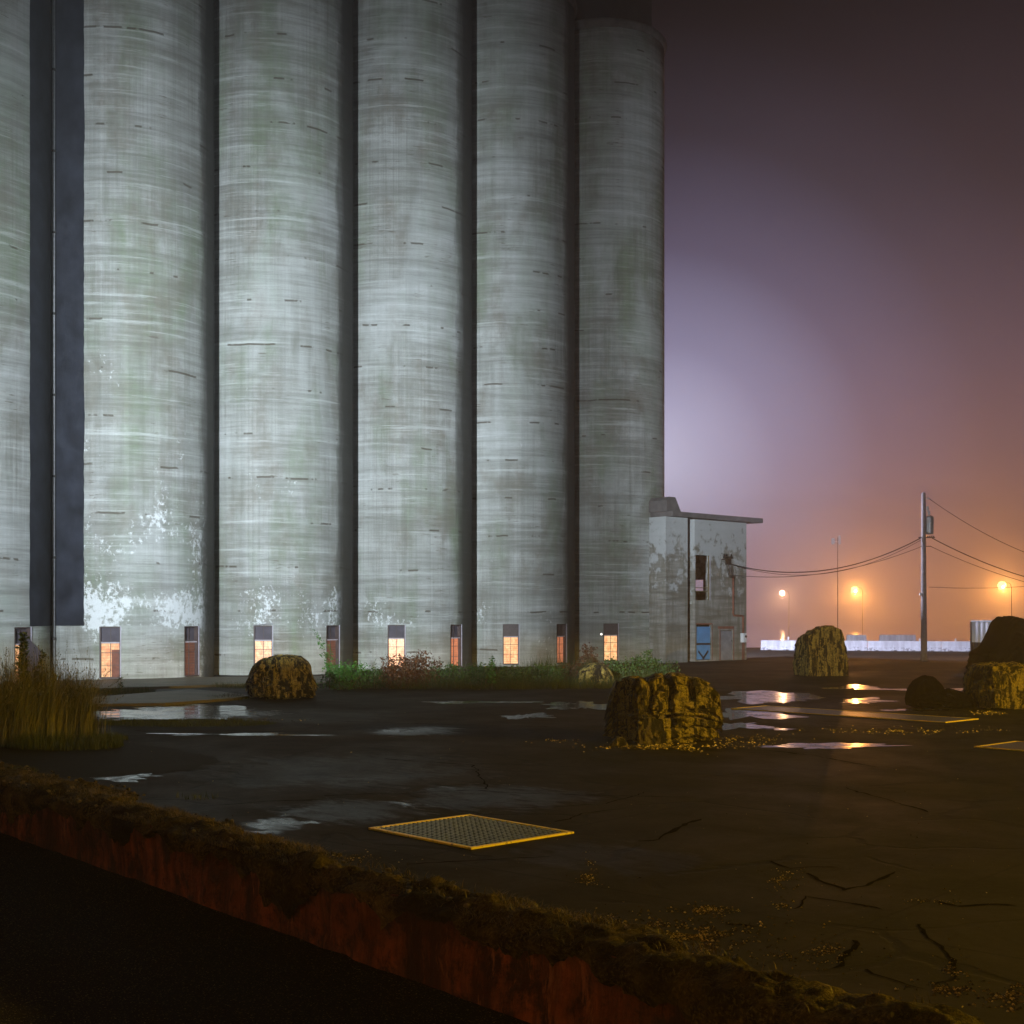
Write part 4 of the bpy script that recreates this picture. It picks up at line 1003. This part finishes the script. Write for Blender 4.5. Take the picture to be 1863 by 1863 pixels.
# yard floodlight behind and left of the camera, cut off just above the boulders; beam shaped by hand to set each silo's brightness
fo, fl = light('hand_shaped_yard_floodlight', 'SPOT', (-12,-4,10), 4.7e5, (.82,.93,1.0), .3)
fo.rotation_euler = (R_(90),0,0); fl.spot_size = R_(110); fl.spot_blend = .3
fl.use_nodes = True; nt = fl.node_tree; n = nt.nodes; l = nt.links; em = n['Emission']
tc = n.new('ShaderNodeTexCoord'); sp = n.new('ShaderNodeSeparateXYZ'); l.new(tc.outputs['Normal'], sp.inputs[0])
def lm(op, a, b):
    m = n.new('ShaderNodeMath'); m.operation = op
    for k, v in ((0,a),(1,b)):
        if hasattr(v,'node'): l.new(v, m.inputs[k])
        else: m.inputs[k].default_value = v
    return m.outputs[0]
az = lm('ABSOLUTE', sp.outputs[2], 0); hx = lm('DIVIDE', sp.outputs[0], az); vy = lm('DIVIDE', sp.outputs[1], az)
def lramp(f, stops):
    m = n.new('ShaderNodeValToRGB'); l.new(f, m.inputs[0]); e = m.color_ramp.elements
    while len(e) < len(stops): e.new(.5)
    for i, (p, c) in enumerate(stops): e[i].position = p; e[i].color = (c,c,c,1) if not isinstance(c, tuple) else (*c,1)
    return m.outputs[0]
vf = lramp(lm('MULTIPLY', lm('ADD', vy, .2), 1/.7), [(.058,0),(.080,.66),(.20,.86),(.33,1.),(.50,.84),(.63,.52),(.77,.20),(.90,.060),(1.,.02)])
hf = lramp(lm('MULTIPLY', lm('ADD', hx, .23), 1/.75), [(.0,(.26,.38,.56)),(.04,(.30,.43,.62)),(.10,(.62,.70,.78)),(.17,.86),(.27,.98),(.38,.92),(.46,1.),(.50,.66),(.54,.27),(.58,.32),(.64,1.0),(.71,.8),(.77,.2),(1.,.15)])
pr = lm('MULTIPLY', vf, hf); l.new(pr, em.inputs['Strength'])
# hidden cool-white lamp behind the last silo: the glow beside it, light on barriers and pole
light('rear_yard_lamp', 'POINT', (7.2,101,15.5), 9e4, (.72,.74,1.0), .4)
# sodium lamp of the near street, right of the camera
no_, nl_ = light('near_sodium_lamp', 'SPOT', (31,20,7.5), 40000, (1.0,.60,.03), .25); nl_.spot_size = R_(172); nl_.spot_blend = .03; nl_.use_nodes = True
nt = nl_.node_tree; n = nt.nodes; l = nt.links      # flat-throwing street luminaire: most light far out, little below it
tc = n.new('ShaderNodeTexCoord'); sp = n.new('ShaderNodeSeparateXYZ'); l.new(tc.outputs['Normal'], sp.inputs[0])
l.new(lramp(lm('ABSOLUTE', sp.outputs[2], 0), [(.0,1.),(.255,1.),(.31,.6),(.38,.30),(.55,.10),(1.,.05)]), n['Emission'].inputs['Strength'])
light('left_sodium_lamp', 'POINT', (-16,-4,7), 3600, (1.0,.38,.10), .3)
# sodium lamps outside the frame at the right
light('far_sodium_lamp', 'POINT', (84,150,9), 3e3, SOD, .4)
light('far_sodium_lamp', 'POINT', (95,260,9), 8e3, SOD, .4)

# ---------------------------------------------------------------- sky
w = bpy.data.worlds.new('World'); sc.world = w; w.use_nodes = True
nt = w.node_tree; n = nt.nodes; l = nt.links; bg = n['Background']
tc = n.new('ShaderNodeTexCoord'); sp = n.new('ShaderNodeSeparateXYZ'); l.new(tc.outputs['Generated'], sp.inputs[0])
el = lramp(sp.outputs[2], [(0.0,(.17,.075,.085)),(.035,(.17,.08,.105)),(.10,(.165,.10,.15)),(.18,(.130,.085,.130)),(.30,(.052,.034,.046)),(.42,(.014,.009,.010)),(1.,(.003,.002,.0025))])
sky = n.new('ShaderNodeTexSky'); sky.sky_type = 'NISHITA'; sky.sun_disc = False; sky.sun_elevation = R_(-6); sky.sun_rotation = R_(60)
mx = n.new('ShaderNodeMix'); mx.data_type = 'RGBA'; mx.blend_type = 'ADD'; mx.inputs[0].default_value = .05
l.new(el, mx.inputs[6]); l.new(sky.outputs[0], mx.inputs[7])
# town glow lies ahead and to the right; the rest of the sky is dark
dt = n.new('ShaderNodeVectorMath'); dt.operation = 'DOT_PRODUCT'; l.new(tc.outputs['Generated'], dt.inputs[0]); dt.inputs[1].default_value = (.42,.90,0)
am = lramp(dt.outputs['Value'], [(0.,.015),(.60,.03),(.80,.22),(.91,.90),(1.,1.)])
dg = n.new('ShaderNodeVectorMath'); dg.operation = 'DOT_PRODUCT'; l.new(tc.outputs['Generated'], dg.inputs[0]); dg.inputs[1].default_value = Vector((.10,1,.105)).normalized()
gl = lramp(lm('MULTIPLY', lm('SUBTRACT', dg.outputs['Value'], .95), 20.0), [(0.,(0,0,0)),(.40,(.018,.018,.034)),(.72,(.095,.095,.18)),(.90,(.30,.32,.54)),(.97,(.56,.60,.90)),(1.,(.74,.80,1.1))])
m2 = n.new('ShaderNodeMix'); m2.data_type = 'RGBA'; m2.blend_type = 'ADD'; m2.inputs[0].default_value = 1.0; l.new(mx.outputs[2], m2.inputs[6]); l.new(gl, m2.inputs[7])
l.new(m2.outputs[2], bg.inputs[0]); l.new(lm('MULTIPLY', am, .60), bg.inputs[1])

# ---------------------------------------------------------------- camera and render
cd = bpy.data.cameras.new('camera'); cam = bpy.data.objects.new('camera', cd); COL.objects.link(cam)
cam.location = (0,0,HC); cam.rotation_euler = (R_(90),0,0)
cd.sensor_width = 36; cd.lens = 36*F/1863; cd.shift_y = (YH-931.5)/1863; cd.clip_end = 5000; cd.clip_start = .1
sc.camera = cam
sc.view_settings.view_transform = 'Standard'; sc.view_settings.look = 'None'; sc.view_settings.exposure = 0; sc.view_settings.gamma = 1
cy = sc.cycles
cy.use_denoising = True; cy.max_bounces = 5; cy.diffuse_bounces = 2; cy.glossy_bounces = 3; cy.volume_bounces = 1; cy.transparent_max_bounces = 8
cy.caustics_reflective = False; cy.caustics_refractive = False
